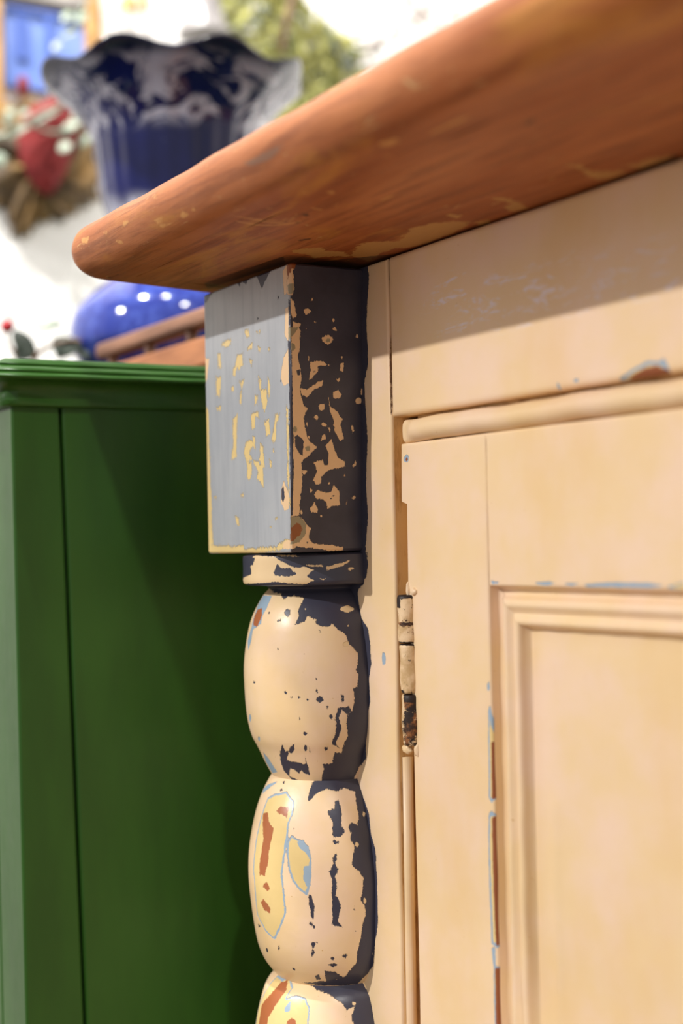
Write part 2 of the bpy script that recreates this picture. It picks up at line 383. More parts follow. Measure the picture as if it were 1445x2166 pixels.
side_navy2 = sd([[(612, 590), (636, 600), (634, 700), (650, 1000), (645, 1400), (652, 1690), (640, 1690), (630, 1300), (628, 900), (618, 660)], [(660, 1195), (680, 1185), (715, 1220), (712, 1320), (690, 1310), (665, 1260)], [(670, 780), (690, 775), (690, 810), (678, 815)], [(618, 330), (632, 340), (634, 500), (622, 490)], disc(905, 1570, 7, 6), disc(890, 1585, 6, 4), disc(780, 790, 7, 5), disc(740, 1862, 6, 8)])
sage = sd([disc(872, 592, 15, 13), disc(740, 1272, 17, 15), disc(665, 1150, 14, 20), disc(648, 635, 18, 28), [(620, 510), (690, 508), (650, 560), (620, 590)], [(636, 1700), (695, 1700), (735, 1750), (728, 1810), (690, 1862), (636, 1875)], [(610, 240), (655, 235), (652, 300), (620, 298)]])
rust_s = sd([[(636, 1765), (680, 1740), (706, 1758), (700, 1810), (665, 1842), (636, 1855)], [(605, 100), (680, 96), (660, 135), (640, 150), (612, 210)]])
blk_attr = dict(side=np.where(np.array(S) > 0, -1.0, 1.0) * -1, navy=sdf(pts, navy_f), yel=sdf(pts, yel_f), cream=sdf(pts, cream_f + side_cream), sage=sdf(pts, sage), navy2=sdf(pts, navy2_f + side_navy2), rust=sdf(pts, rust_s))
blk_attr['side'] = np.clip(np.array(S), -2, 2)
b_ = mesh_obj('corner_block', V, F, M_block, cab, smooth=False, attrs=blk_attr)
b_['label'] = 'square block with pale grey-blue front and navy side, paint chipped to yellow and cream'

# --- half-round turnings
prof1 = [(0.7835, 20.5), (0.7822, 21.0), (0.7803, 22.8), (0.7747, 26.2), (0.7679, 28.7), (0.7564, 30.5), (0.7472, 30.9), (0.7357, 30.5), (0.7278, 28.9), (0.7223, 26.2), (0.7159, 23.2), (0.7118, 21.0)]
prof2 = [(0.7130, 20.6), (0.7118, 21.5), (0.7066, 24.6), (0.7004, 27.3), (0.6931, 29.3), (0.6852, 30.6), (0.6774, 31.1), (0.6696, 31.0), (0.6592, 30.2), (0.6497, 28.7), (0.6434, 26.3), (0.6390, 23.2), (0.6370, 21.4)]
prof3 = [(0.6385, 20.8), (0.6372, 22.0), (0.6340, 25.0), (0.6293, 27.2), (0.6200, 29.8), (0.6110, 31.0), (0.6020, 31.3), (0.5920, 31.0), (0.5820, 30.1), (0.5730, 28.3), (0.5670, 25.6), (0.5630, 21.5)]
proFc = [(0.7962, 27.0), (0.7955, 29.4), (0.7945, 30.0), (0.7900, 30.1), (0.7868, 30.3), (0.7852, 30.1), (0.7845, 29.4), (0.7842, 28.0), (0.7838, 22.0), (0.7825, 20.6)]
def rad_fn(prof):
    P = smooth_curve(prof, 8); o = np.argsort(P[:, 0])
    return lambda z: np.interp(z, P[o, 0], P[o, 1])
def bead_uv(polys, f, rf):
    out = []
    for p in polys:
        q = []
        for u, v in f(p):
            d = ray(u, v); r = 0.030
            for _ in range(6):
                a = d[0] ** 2 + d[1] ** 2; b = CAM[0] * d[0] + CAM[1] * d[1]; c = CAM[0] ** 2 + CAM[1] ** 2 - r * r
                disc_ = b * b - a * c
                t = (-b - math.sqrt(disc_)) / a if disc_ > 0 else -b / a
                w_ = CAM + d * t; r = 0.5 * r + 0.5 * float(rf(w_[2])) / 1000
            th = math.atan2(w_[1], w_[0])
            if th > math.pi / 2: th -= 2 * math.pi
            q.append((30 * th, w_[2] * 1000))
        out.append(q)
    return out
def bead(name, prof, layers, f, mat=M_bead, dz=None):
    P = smooth_curve(prof, 1)
    zz, rr = np.array([p[0] for p in prof]), np.array([p[1] for p in prof])
    Q = smooth_curve(prof, 14); th = np.linspace(-math.pi - 0.04, 0.04, 190)
    rf = rad_fn(prof)
    nq = len(Q); V = []; UV = []
    for z, r in Q:
        jit = 0.15 * np.sin(th * 3 + z * 160)
        x = (r + jit) / 1000 * np.cos(th); y = (r + jit) / 1000 * np.sin(th)
        V += list(zip(x, y, np.full_like(x, z))); UV += list(zip(30 * th, np.full_like(x, z * 1000)))
    F = grid_faces(nq, len(th), 0, False)
    F.append(tuple(range(len(th)))); F.append(tuple((nq - 1) * len(th) + i for i in range(len(th)))[::-1])
    UV = np.array(UV)
    at_ = {}
    for k in ('rim', 'yel', 'rim2', 'rust', 'navy', 'cream', 'navy2', 'rust2'):
        at_[k] = sdf(UV, bead_uv(layers[k], f, rf)) if k in layers else np.full(len(UV), FAR)
    # hidden flank away from the photographer: mostly bare cream with navy remains, as on the near side
    if 'yel' in layers:
        d_ = sdf(UV, bead_uv(layers['yel'], f, rf)); at_['rim'] = np.minimum(at_['rim'], d_); at_['yel'] = d_ + layers.get('inset', 0.7)
    return mesh_obj(name, V, F, mat, cab, True, at_)
bead('collar', proFc, dict(
    navy=[[(60, 60), (1300, 40), (1300, 420), (60, 420)]],
    cream=[[(195, 180), (240, 95), (390, 108), (480, 160), (560, 200), (640, 190), (720, 215), (650, 270), (720, 303), (640, 337), (420, 316), (260, 326), (130, 334), (128, 300), (205, 250)], [(820, 190), (900, 170), (960, 155), (1022, 133), (960, 182), (860, 212), (825, 227)], disc(1025, 207, 24, 16), [(640, 173), (780, 175), (797, 189), (700, 191)], [(770, 289), (817, 289), (800, 304)], [(410, 90), (560, 95), (600, 108), (440, 105)]],
    navy2=[[(385, 240), (410, 160), (450, 200), (520, 200), (572, 250), (540, 272), (460, 267), (400, 267)], [(120, 130), (230, 118), (217, 180), (192, 190), (187, 262), (150, 272), (120, 230)]],
    ), c4)
bead('bead', prof1, dict(
    navy=[[(300, 330), (1200, 330), (1080, 430), (1120, 620), (1180, 830), (1195, 1000), (1185, 1120), (1195, 1300), (1170, 1500), (1160, 1780), (1100, 1830), (1060, 1920), (1070, 1990), (780, 1970), (800, 1870), (790, 1820), (870, 1815), (890, 1720), (950, 1735), (970, 1640), (1000, 1590), (985, 1480), (1000, 1420), (1040, 1380), (1055, 1250), (1040, 1200), (1075, 1180), (1085, 1080), (1070, 1050), (1085, 900), (1050, 870), (1000, 820), (990, 760), (930, 720), (870, 665), (820, 690), (770, 680), (730, 650), (740, 625), (660, 600), (640, 640), (600, 660), (565, 670), (600, 600), (590, 560), (615, 500), (640, 445), (560, 430), (500, 440), (470, 460), (440, 410), (380, 400)],
        [(920, 1360), (1010, 1340), (1030, 1390), (980, 1410), (950, 1370), (930, 1430), (945, 1520), (930, 1580), (900, 1640), (925, 1690), (870, 1650), (895, 1560), (900, 1440)],
        [(430, 1750), (455, 1660), (480, 1720), (510, 1710), (490, 1790), (540, 1800), (640, 1820), (650, 1760), (672, 1850), (682, 1912), (640, 1902), (610, 1870), (590, 1902), (560, 1870), (520, 1850), (510, 1920), (600, 1960), (600, 1978), (540, 1965), (468, 1880), (448, 1830)],
        [(500, 1720), (560, 1648), (562, 1700), (530, 1742)], disc(770, 1287, 26, 28), [(840, 1410), (875, 1405), (875, 1450), (850, 1450)], disc(650, 1570, 16, 14), disc(600, 1445, 10, 16), disc(535, 1275, 11, 14), disc(600, 1268, 8, 12), disc(485, 1230, 8, 9), disc(230, 1147, 9, 18), disc(770, 722, 10, 12), [(943, 1248), (972, 1248), (965, 1312), (950, 1312)], disc(845, 1520, 10, 8), disc(500, 575, 22, 34), [(410, 630), (445, 620), (440, 640), (415, 645)], disc(650, 1690, 12, 26), disc(685, 1700, 6, 24), disc(820, 1690, 14, 16), disc(830, 1355, 12, 12), disc(745, 1222, 5, 14), disc(665, 1290, 10, 14), disc(420, 870, 5, 16), disc(350, 575, 8, 8), disc(745, 1120, 4, 6), disc(640, 915, 4, 4)],
    cream=[disc(993, 540, 52, 28, 14), disc(645, 540, 7, 7), disc(1003, 678, 9, 9), [(960, 820), (1000, 800), (1010, 850), (960, 850)]],
    rim2=[[(255, 500), (300, 425), (372, 430), (332, 520), (290, 600), (280, 662), (210, 715), (200, 800), (178, 880), (172, 800), (200, 690), (235, 560)], [(295, 1720), (340, 1780), (412, 1890), (370, 1895), (315, 1800)], disc(262, 1610, 8, 20), disc(190, 1440, 10, 30)],
    rust2=[[(222, 600), (250, 545), (292, 528), (287, 600), (250, 682), (217, 682)]],
    ), c4)
bead('bead', prof2, dict(
    navy=[[(620, 190), (740, 130), (1000, 140), (1000, 330), (1040, 420), (1050, 560), (1085, 680), (1095, 850), (1105, 1200), (1090, 1380), (1070, 1520), (1010, 1600), (950, 1660), (540, 1650), (680, 1640), (720, 1640), (850, 1610), (890, 1570), (940, 1500), (950, 1420), (980, 1300), (990, 1220), (1010, 1160), (1000, 1080), (970, 1040), (990, 980), (990, 880), (960, 830), (910, 790), (915, 720), (930, 650), (900, 600), (905, 560), (885, 520), (905, 480), (950, 500), (960, 420), (940, 330), (935, 260), (860, 230), (800, 250), (730, 235), (660, 260), (620, 300), (585, 340), (600, 260)],
        [(710, 1555), (790, 1570), (850, 1612), (720, 1645)],
        [(735, 400), (780, 380), (790, 325), (815, 320), (840, 420), (835, 510), (860, 545), (830, 585), (775, 585), (770, 480)], [(773, 608), (820, 620), (815, 642), (778, 632)],
        [(773, 740), (790, 690), (802, 720), (790, 780), (812, 820), (790, 880), (797, 920), (790, 1010), (820, 1060), (830, 1100), (810, 1200), (847, 1247), (810, 1235), (765, 1230), (768, 1100), (763, 980), (768, 910), (743, 835), (773, 800)],
        [(598, 1010), (620, 1015), (640, 1100), (630, 1180), (612, 1170), (600, 1090)], [(613, 1350), (657, 1355), (632, 1390), (642, 1430), (613, 1467), (620, 1400)], disc(615, 1220, 10, 14), disc(638, 1240, 6, 10), [(738, 1515), (790, 1503), (807, 1520), (770, 1532)], disc(775, 1470, 16, 10), [(838, 1450), (887, 1428), (865, 1472)], disc(485, 1550, 9, 9), [(643, 1602), (670, 1588), (682, 1622), (650, 1627)], disc(410, 190, 10, 8), disc(395, 245, 10, 6), disc(485, 525, 8, 6), disc(378, 1395, 5, 20), disc(927, 1105, 6, 18), disc(938, 1272, 6, 6), disc(290, 1410, 8, 10), disc(235, 1232, 8, 10)],
    cream=[disc(945, 640, 14, 18), disc(1000, 420, 10, 18), disc(1005, 1050, 10, 22), disc(1065, 1440, 8, 12)],
    yel=[[(203, 900), (193, 830), (210, 600), (255, 420), (300, 300), (360, 268), (440, 258), (492, 330), (482, 420), (452, 490), (442, 600), (422, 720), (402, 850), (420, 1000), (432, 1130), (402, 1230), (350, 1335), (280, 1270), (222, 1150)], [(440, 620), (470, 573), (540, 608), (590, 650), (617, 740), (612, 850), (602, 950), (580, 1015), (530, 975), (480, 915), (448, 820), (438, 700)]], inset=0.75,
    rim2=[[(510, 620), (560, 610), (607, 690), (600, 745), (570, 700), (530, 660)], [(560, 800), (612, 790), (617, 870), (590, 965), (558, 900)], [(265, 240), (310, 200), (372, 183), (300, 240), (258, 272)], [(415, 640), (445, 560), (450, 600), (420, 710)]],
    rust=[[(265, 410), (300, 408), (306, 480), (342, 520), (332, 580), (312, 640), (297, 760), (277, 872), (238, 862), (238, 780), (263, 600)], [(358, 400), (390, 368), (447, 368), (442, 457), (420, 432)], [(263, 942), (290, 907), (312, 962), (290, 978)], [(248, 1060), (270, 1038), (322, 1100), (317, 1142), (280, 1122)]],
    ), c5)
bead('bead', prof3, dict(
    navy=[[(540, 1630), (980, 1630), (1040, 1750), (1080, 1947), (1080, 2250), (960, 2300), (930, 1960), (900, 1890), (940, 1810), (870, 1850), (830, 1790), (740, 1730), (650, 1690)]],
    cream=[disc(925, 1800, 14, 12)],
    yel=[[(215, 1830), (300, 1680), (370, 1595), (440, 1585), (482, 1680), (430, 1760), (500, 1740), (572, 1758), (602, 1830), (592, 1960), (560, 2100), (400, 2240), (250, 2200), (190, 2000)]], inset=0.6,
    rim2=[[(420, 1830), (470, 1770), (462, 1850), (420, 1862)], [(370, 1600), (440, 1580), (465, 1610), (400, 1640)]],
    rust=[[(330, 1720), (400, 1640), (442, 1628), (432, 1700), (382, 1770), (342, 1840), (302, 1900), (292, 2000), (225, 2030), (255, 1810)], [(438, 1930), (470, 1898), (502, 1920), (502, 1980), (440, 2000)]],
    ), c5)
for i in range(1, 7):      # the column goes on down to the plinth
    prof = [(z - 0.0745 * i, r) for z, r in prof3]
    if prof[-1][0] < 0.1: break
    bead('bead', prof, dict(navy=[]), c5)

# --- face frame and door: dense faces on Y = 0, worn spots and painted sheen traced on (X, Z)
def flat(polys, f, y=0.0):
    return [[(on(u, v, 1, y)[0] * 1000, on(u, v, 1, y)[2] * 1000) for u, v in f(p)] for p in polys]
wear_and_sheen = dict(
    sheen_scuff=flat([[(230, 340), (300, 200), (450, 160), (620, 170), (850, 90), (1000, 60), (1445, -20), (1500, 0), (1500, 270), (1100, 330), (800, 400), (650, 450), (500, 420), (350, 470), (280, 380)]], c6),  # area of the frieze that carries the painted sheen
    rim=flat([[(1135, 663), (1200, 618), (1280, 572), (1340, 574), (1355, 555), (1378, 600), (1372, 628), (1250, 655)], disc(955, 663, 15, 9), disc(872, 690, 7, 20)], c6)
      + flat([[(463, 346), (497, 349), (490, 361), (468, 359)], [(643, 352), (700, 348), (730, 358), (700, 366), (650, 363)], [(763, 355), (827, 357), (800, 368), (768, 365)], [(843, 360), (950, 353), (1100, 355), (1173, 366), (1120, 376), (950, 372), (858, 374)], [(1188, 370), (1262, 350), (1262, 382), (1200, 380)],
              [(448, 770), (457, 760), (458, 797), (449, 797)], [(453, 870), (461, 858), (478, 1000), (484, 1100), (480, 1240), (466, 1258), (453, 1240), (452, 1000)], [(452, 1310), (463, 1292), (482, 1310), (487, 1500), (496, 1650), (500, 1840), (488, 1856), (466, 1832), (457, 1600), (452, 1450)], [(468, 1850), (482, 1850), (484, 1990), (470, 1890)], [(476, 1930), (496, 1930), (502, 2050), (502, 2200), (482, 2200), (476, 2000)],
              disc(22, 665, 8, 30)], c7) + flat([disc(175, 1022, 12, 18)], c6),
    yel=flat([[(1165, 655), (1220, 622), (1290, 588), (1340, 592), (1365, 612), (1260, 645)]], c6)
      + flat([[(457, 900), (474, 1010), (478, 1100), (474, 1232), (460, 1240), (457, 1000)], [(458, 1316), (476, 1312), (482, 1500), (491, 1650), (495, 1838), (474, 1830), (464, 1600), (458, 1450)], [(480, 1940), (493, 1940), (498, 2050), (498, 2200), (488, 2200), (480, 2000)], [(1205, 368), (1262, 358), (1262, 380), (1210, 376)]], c7),
    rust=flat([[(1185, 658), (1260, 613), (1322, 597), (1372, 622), (1300, 643)]], c6)
      + flat([[(468, 1320), (479, 1318), (488, 1500), (494, 1640), (497, 1830), (486, 1842), (477, 1640), (470, 1450)], [(483, 1940), (494, 1940), (498, 2050), (499, 2200), (488, 2200)], [(466, 1010), (471, 1012), (474, 1240), (468, 1240)]], c7) + flat([disc(175, 1024, 4, 7)], c6),
    crack=flat([[(818, 540), (822, 545), (822, 600), (820, 603), (818, 590)], [(819.6, 600), (820.8, 600), (822.6, 760), (827.2, 878), (826.2, 878), (821.6, 760)]], lambda p: p)
      + flat([[(536, 925), (538.5, 925), (545, 1200), (556, 1605), (553.5, 1605), (542.5, 1200)]], c6),
    navy=flat([[(1060, 105), (1115, 110), (1128, 180), (1112, 450), (1124, 740), (1100, 850), (1104, 950), (1121, 1200), (1112, 1500), (1125, 1700), (1108, 1890), (1112, 1950), (1124, 1990), (1112, 2080), (1085, 2110), (1000, 2110), (1000, 105)]], c3)
      + flat([[(1000, 330), (1165, 60), (1150, 150), (1130, 330), (1080, 380), (1085, 480), (1115, 620), (1165, 700), (1183, 830), (1192, 1000), (1170, 1120), (1186, 1300), (1142, 1500), (1152, 1780), (1105, 1830), (1060, 1920), (1000, 1900), (1000, 400)]], c4)
      + flat([[(880, 150), (960, 200), (1035, 420), (1046, 560), (1082, 680), (1090, 850), (1100, 1200), (1076, 1380), (1066, 1520), (1000, 1610), (960, 1650), (1030, 1740), (1068, 1947), (900, 1947), (900, 300)]], c5),
)
DUMMY = {k: None for k in wear_and_sheen}
def wear_attr(xs, zs):
    P = np.c_[np.asarray(xs) * 1000, np.asarray(zs) * 1000]
    return {k: sdf(P, wear_and_sheen[k]) for k in wear_and_sheen}
def face(name, x0, x1, z0, z1, parent, y=0.0, step=0.0008, thick=0.018, rnd=0.0012, xfun=None, mat=M_cream, label=None, xfine=None):
    """board with softly rounded arrises; x0/x1 may lean: xfun(x, z) -> x"""
    def axis(a, b):
        m = np.arange(a + 2 * rnd, b - 2 * rnd, step)
        t = np.array([0, 0.1, 0.25, 0.45, 0.7, 1.0, 1.5]) * rnd
        return np.unique(np.r_[a + t, m, b - t])
    xs, zs = axis(x0, x1), axis(z0, z1)
    def fn(U, W):
        e = np.minimum(np.minimum(U - x0, x1 - U), np.minimum(W - z0, z1 - W))
        q = np.clip(1 - e / rnd, 0, 1); dep = rnd * (1 - np.sqrt(np.clip(1 - q * q, 0, 1)))
        X = xfun(U, W) if xfun else U
        Y = y + dep + 0.00018 * np.sin(U * 70 + 1.3) * np.sin(W * 55)
        return np.c_[X, Y, W]
    V, U, W = grid(xs, zs, fn)
    nx, nz = len(xs), len(zs)
    F = grid_faces(nx, nz, 0, False); grid_n = len(F)
    # skirt back to full thickness
    ring = [i * nz for i in range(nx)] + [(nx - 1) * nz + j for j in range(1, nz)] + [i * nz + nz - 1 for i in range(nx - 2, -1, -1)] + [j for j in range(nz - 2, 0, -1)]
    n0 = len(V); back = V[ring].copy(); back[:, 1] = y + thick
    V = np.vstack([V, back]); m = len(ring)
    for i in range(m):
        a, b = ring[i], ring[(i + 1) % m]; F.append((a, n0 + i, n0 + (i + 1) % m, b))
    F.append(tuple(n0 + i for i in range(m)))
    A = wear_attr(V[:, 0], V[:, 2])
    o = mesh_obj(name, V, F, mat, parent, True, A)
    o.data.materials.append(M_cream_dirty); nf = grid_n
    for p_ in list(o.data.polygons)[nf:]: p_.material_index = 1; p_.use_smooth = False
    if label: o['label'] = label
    return o
CW = 0.52      # cabinet width to the right
def edge_line(pts_):
    W_ = np.array([on(u, v, 1, 0.0) for u, v in pts_])[::-1]
    return lambda z: np.interp(z, W_[:, 2], W_[:, 0])
slot_l = edge_line([(817, 540), (822, 760), (828, 884), (835, 1240), (841, 1600), (850, 2166)])
stile = face('stile', -0.0357, 0.0505, 0.12, 0.8995, cab, step=0.0011, xfun=lambda U, W: np.where(U > 0.036, U + (U - 0.036) / 0.0145 * (slot_l(W) - 0.0505), U))
frieze = face('frieze_rail', 0.05136, CW, 0.8432, 0.9000, cab, step=0.0011, rnd=0.0022, label='cream rail under the top with pale lavender sheen painted on and one chipped spot')
carc = box('carcass_side', (-0.0340, 0.018, 0.0), (-0.0160, 0.50, 0.8995), M_cream_plain, cab, 0.001)
box('carcass_side', (CW - 0.018, 0.018, 0.0), (CW, 0.50, 0.8995), M_cream_plain, cab, 0.001)
box('carcass_back', (-0.016, 0.482, 0.0), (CW - 0.018, 0.50, 0.8995), M_cream_plain, cab)
box('shadow_board', (-0.016, 0.0185, 0.12), (CW - 0.018, 0.024, 0.842), M_cream_dirty, cab)
box('plinth', (-0.0357, 0.0, 0.0), (CW, 0.018, 0.1195), M_cream_plain, cab, 0.002)
stile_r = box('stile', (CW - 0.036, 0.0, 0.12), (CW, 0.018, 0.843), M_cream_plain, cab, 0.001)

door = empty('door', (0, 0, 0), parent=cab)
door_lx = edge_line([(848, 890), (848, 1062), (859.5, 1064), (861, 1240), (875, 1600), (887, 2166)])
DX1 = 0.482
def stile_x(U, W):
    k = np.clip((0.1055 - U) / (0.1055 - 0.0574), 0, 1)
    base = U + k * (door_lx(W) - 0.0574)
    return base - np.clip((0.784 - W) / 0.14, -0.4, 1) * 0.0016 * (1 - k)
face('door_stile', 0.0574, 0.1056, 0.13, 0.8335, door, step=0.0009, rnd=0.0010, xfun=stile_x)
face('top_rail', 0.1056, DX1 - 0.046, 0.7845, 0.8335, door, step=0.0011, rnd=0.0009)
face('door_stile', DX1 - 0.046, DX1, 0.13, 0.8335, door, step=0.01)
box('bottom_rail', (0.1056, 0, 0.13), (DX1 - 0.046, 0.018, 0.18), M_cream_plain, door, 0.001)
# half-round bead along the top of the door
def top_bead():
    xs = np.r_[0.0575, 0.0578, 0.0583, np.arange(0.059, 0.075, 0.0008), np.arange(0.076, DX1, 0.003)]
    th = np.linspace(0, math.pi, 22); V = []
    for x in xs:
        q = min(1, max(0, (x - 0.0585) / 0.009)); k = q * q * (3 - 2 * q)
        zc = 0.83775 + 0.0002 * math.sin(x * 90) + 0.00012 * math.sin(x * 260); r = 0.0041
        for t in th:
            yr = 0.0030 - 0.0058 * math.sin(t) ** 0.8
            yf = 0.0006 + 0.0012 * abs(math.cos(t)) ** 6
            V.append((x + 0.0009 * (1 - math.sin(t)) * (x < 0.0577), yr * k + yf * (1 - k), zc - r * math.cos(t)))
    n = len(V); m = len(xs)
    F = grid_faces(m, 22, 0, False)
    for i in range(m):
        V.append((xs[i], 0.016, V[i * 22][2]))
        V.append((xs[i], 0.016, V[i * 22 + 21][2]))
    for i in range(m - 1):
        F.append((i * 22, n + 2 * i, n + 2 * i + 2, (i + 1) * 22)); F.append((i * 22 + 21, (i + 1) * 22 + 21, n + 2 * i + 3, n + 2 * i + 1))
    F.append(tuple(range(22)) + (n + 1, n)); F.append((tuple((m - 1) * 22 + i for i in range(22)) + (n + 2 * m - 1, n + 2 * m - 2))[::-1])
    A = {k: np.full(len(V), FAR) for k in wear_and_sheen}
    return mesh_obj('top_bead', V, F, M_cream, door, True, A)
top_bead()
# panel moulding, mitred, and sunk panel
MP = smooth_curve([(0.0, 0.0008), (0.0004, 0.0030), (0.0014, 0.0040), (0.0030, 0.0038), (0.0042, 0.0022), (0.0060, 0.0016), (0.0076, 0.0026), (0.0086, 0.0031), (0.0096, 0.0024), (0.0108, 0.0018), (0.0120, 0.0024), (0.0128, 0.0046), (0.0138, 0.0060), (0.0160, 0.0062)], 5)
PX0, PX1, PZ0, PZ1 = 0.1056, DX1 - 0.046, 0.18, 0.7845
inner_blue = flat([[(619, 930), (625, 930), (633, 1250), (645, 1415), (652, 1440), (643, 1462), (645, 1700), (654, 2200), (646, 2200), (638, 1800), (633, 1460), (628, 1420), (622, 1200)]], c7, 0.0026)
def moulding(name, side):
    V = []; T = []
    if side in 'LR':
        rows = np.arange(PZ0, PZ1 + 1e-6, 0.0012)
    else:
        rows = np.arange(PX0, PX1, 0.0016)
    rows = np.linspace(0, 1, len(rows))
    for t in rows:
        for d, yy in MP:
            wv = 0.0002 * math.sin(t * 150 + d * 300)
            if side == 'L':
                z = (PZ0 + d) + t * (PZ1 - PZ0 - 2 * d); x = PX0 + d - max(-0.4, min(1, (0.784 - z) / 0.14)) * 0.0016
            elif side == 'R':
                z = (PZ0 + d) + t * (PZ1 - PZ0 - 2 * d); x = PX1 - d
            elif side == 'T':
                z = PZ1 - d; x = PX0 + d + t * (PX1 - PX0 - 2 * d)
            else:
                z = PZ0 + d; x = PX0 + d + t * (PX1 - PX0 - 2 * d)
            V.append((x, yy + wv * 0.6, z))
    F = grid_faces(len(rows), len(MP), 0, side in 'LB')
    V = np.array(V); A = {k: np.full(len(V), FAR) for k in wear_and_sheen}
    P = V[:, [0, 2]] * 1000
    if side == 'L': A['rim'] = sdf(P, inner_blue)
    return mesh_obj(name, V, F, M_cream, door, True, A)
for s_ in 'LTRB': moulding('panel_moulding', s_)
xs = np.arange(PX0 + 0.006, PX1 - 0.005, 0.002); zz = np.arange(PZ0 + 0.01, PZ1 - 0.011, 0.002)
V, U, W = grid(xs, zz, lambda U, W: np.c_[U, 0.0060 - 0.0006 * np.exp(-((U - 0.1290 + (0.784 - W) * 0.012) / 0.0012) ** 2) * (W < 0.72) + 0.0003 * np.sin(U * 45 + 0.7) * np.sin(W * 38), W])
mesh_obj('panel', V, grid_faces(len(xs), len(zz)), M_cream, door, True, {k: np.full(len(V), FAR) for k in wear_and_sheen})
# slot behind the door edge: quirk strip below the hinge
def strip(name, pts_top, pts_bot, n=10, r=0.0013, mat=M_cream_dirty):
    vs, fs = [], []; tube(vs, fs, [np.array(pts_top) * (1 - t) + np.array(pts_bot) * t for t in np.linspace(0, 1, n)], r, 10)
    return mesh_obj(name, vs, fs, mat, door, True)
qa, qb = on(861, 1600, 1, 0.004), on(870, 2166, 1, 0.004)
strip('quirk_bead', qa, qa + (qb - qa) * ((qa[2] - 0.14) / (qa[2] - qb[2])), 12, 0.0021, M_cream_plain)
box('slot_back', (0.0440, 0.0070, 0.13), (0.066, 0.0150, 0.842), M_cream_dirty, door)

# hinge
M_hinge = None
N = NT('hinge_paint_and_rust')
wv = N.noise(330, 5, 0.7); z_ = N.n('ShaderNodeSeparateXYZ'); N.l(N.co, z_.inputs[0])
rustm = N.attr('rustm')
mask = N.step(N.math('ADD', rustm, N.math('MULTIPLY', N.math('SUBTRACT', wv, 0.5), 1.9)), 0.42, 0.54)
colr = N.mix(N.step(N.noise(420, 4, 0.6), 0.42, 0.62), srgb(58, 36, 24), srgb(150, 96, 52))
colc = N.mix(N.step(N.noise(200, 4, 0.6), 0.4, 0.65), srgb(238, 208, 168), srgb(206, 172, 124))
colr = N.mix(N.step(N.math('ADD', N.attr('blk'), N.math('SUBTRACT', N.noise(380, 4, 0.7), 0.5)), 0.5, 0.8), colr, srgb(44, 32, 28))
M_hinge = N.out(N.mix(mask, colc, colr), 0.5, N.bump(N.math('ADD', wv, mask), 0.0004, 0.6), 0.4)
box('gap_filler', (0.0590, 0.0062, 0.8405), (DX1, 0.0150, 0.8445), M_cream_dirty, cab)  # filler strip added behind the gap so its shade is brown, not black
hinge = empty('hinge', (0, 0, 0), parent=cab)
def knuckle(z0, z1, xa, r, rust_top, rust_bot, blk, wob):
    zz = np.linspace(z1, z0, 26); th = np.linspace(0, 2 * math.pi, 28, endpoint=False); V = []; Rm = []; Bk = []
    for k, z in enumerate(zz):
        t = k / 25; e = min(1.0, 0.88 + 2.4 * max(0, min(t, 1 - t)))
        rr = r * e * (1 + 0.025 * math.sin(t * 9 + wob))
        for a in th:
            q = rr * (1 + 0.03 * math.sin(a * 3 + t * 9 + wob))
            V.append((xa + q * math.cos(a), 0.0004 + q * math.sin(a), z))
            left = 0.5 - 0.5 * math.cos(a - 0.3)
            Rm.append(rust_top(t, a) if t < 0.5 else rust_bot(t, a)); Bk.append(blk(t, a))
    F = []; n = 28
    for k in range(25):
        for a in range(n): F.append((k * n + a, (k + 1) * n + a, (k + 1) * n + (a + 1) % n, k * n + (a + 1) % n))
    F.append(tuple(range(n))); F.append(tuple(25 * n + i for i in range(n))[::-1])
    return mesh_obj('knuckle', V, F, M_hinge, hinge, True, {'rustm': Rm, 'blk': Bk})
lf = lambda a: 1.0 if math.cos(a - 3.6) > 0.35 else 0.0     # flank seen at the left
hx = lambda u, v: on(u, v, 1, -0.002)
k1a, k1b = hx(854.5, 1259)[2], hx(856, 1360)[2]
knuckle(k1b, k1a, hx(855.5, 1310)[0] - 0.0012, 0.0036, lambda t, a: 0.95 * (t < 0.07 or (lf(a) and t < 0.26)) or 0.30, lambda t, a: 0.9 if t > 0.975 or (0.56 < t < 0.61 and math.cos(a - 5.6) > 0.5) else 0.28, lambda t, a: 1.0 if t < 0.3 or t > 0.9 else 0.4, 0.2)
k2a, k2b = hx(859, 1363)[2], hx(861, 1467)[2]
knuckle(k2b, k2a, hx(859.5, 1415)[0] - 0.0012, 0.0035, lambda t, a: 0.9 if t < 0.03 else 0.22, lambda t, a: 0.85 if (t > 0.92 and lf(a)) else 0.22, lambda t, a: 1.0, 1.9)
k3a, k3b = hx(862, 1470)[2], hx(866, 1578)[2]
knuckle(k3b, k3a, hx(864, 1525)[0] - 0.0012, 0.0035, lambda t, a: 0.30 if lf(a) else 0.92 - 0.3 * (t > 0.18), lambda t, a: 0.45 if lf(a) else 0.85 - 0.25 * (t > 0.75), lambda t, a: 0.9 if t < 0.14 else (0.62 + 0.3 * math.sin(t * 9 + a * 2)), 3.1)
def lump(u, v, r, sc=(1, 1, 1)):
    c = hx(u, v); bm = bmesh.new(); bmesh.ops.create_icosphere(bm, subdivisions=3, radius=1)
    for w_ in bm.verts:
        n_ = 1 + 0.22 * math.sin(w_.co.x * 5 + u) * math.sin(w_.co.z * 4 + v)
        w_.co = Vector((c[0] + w_.co.x * r * sc[0] * n_, c[1] + 0.0022 + w_.co.y * r * sc[1] * 0.8, c[2] + w_.co.z * r * sc[2] * n_))
    return bm_obj('paint_lump', bm, M_cream_plain, hinge, True)
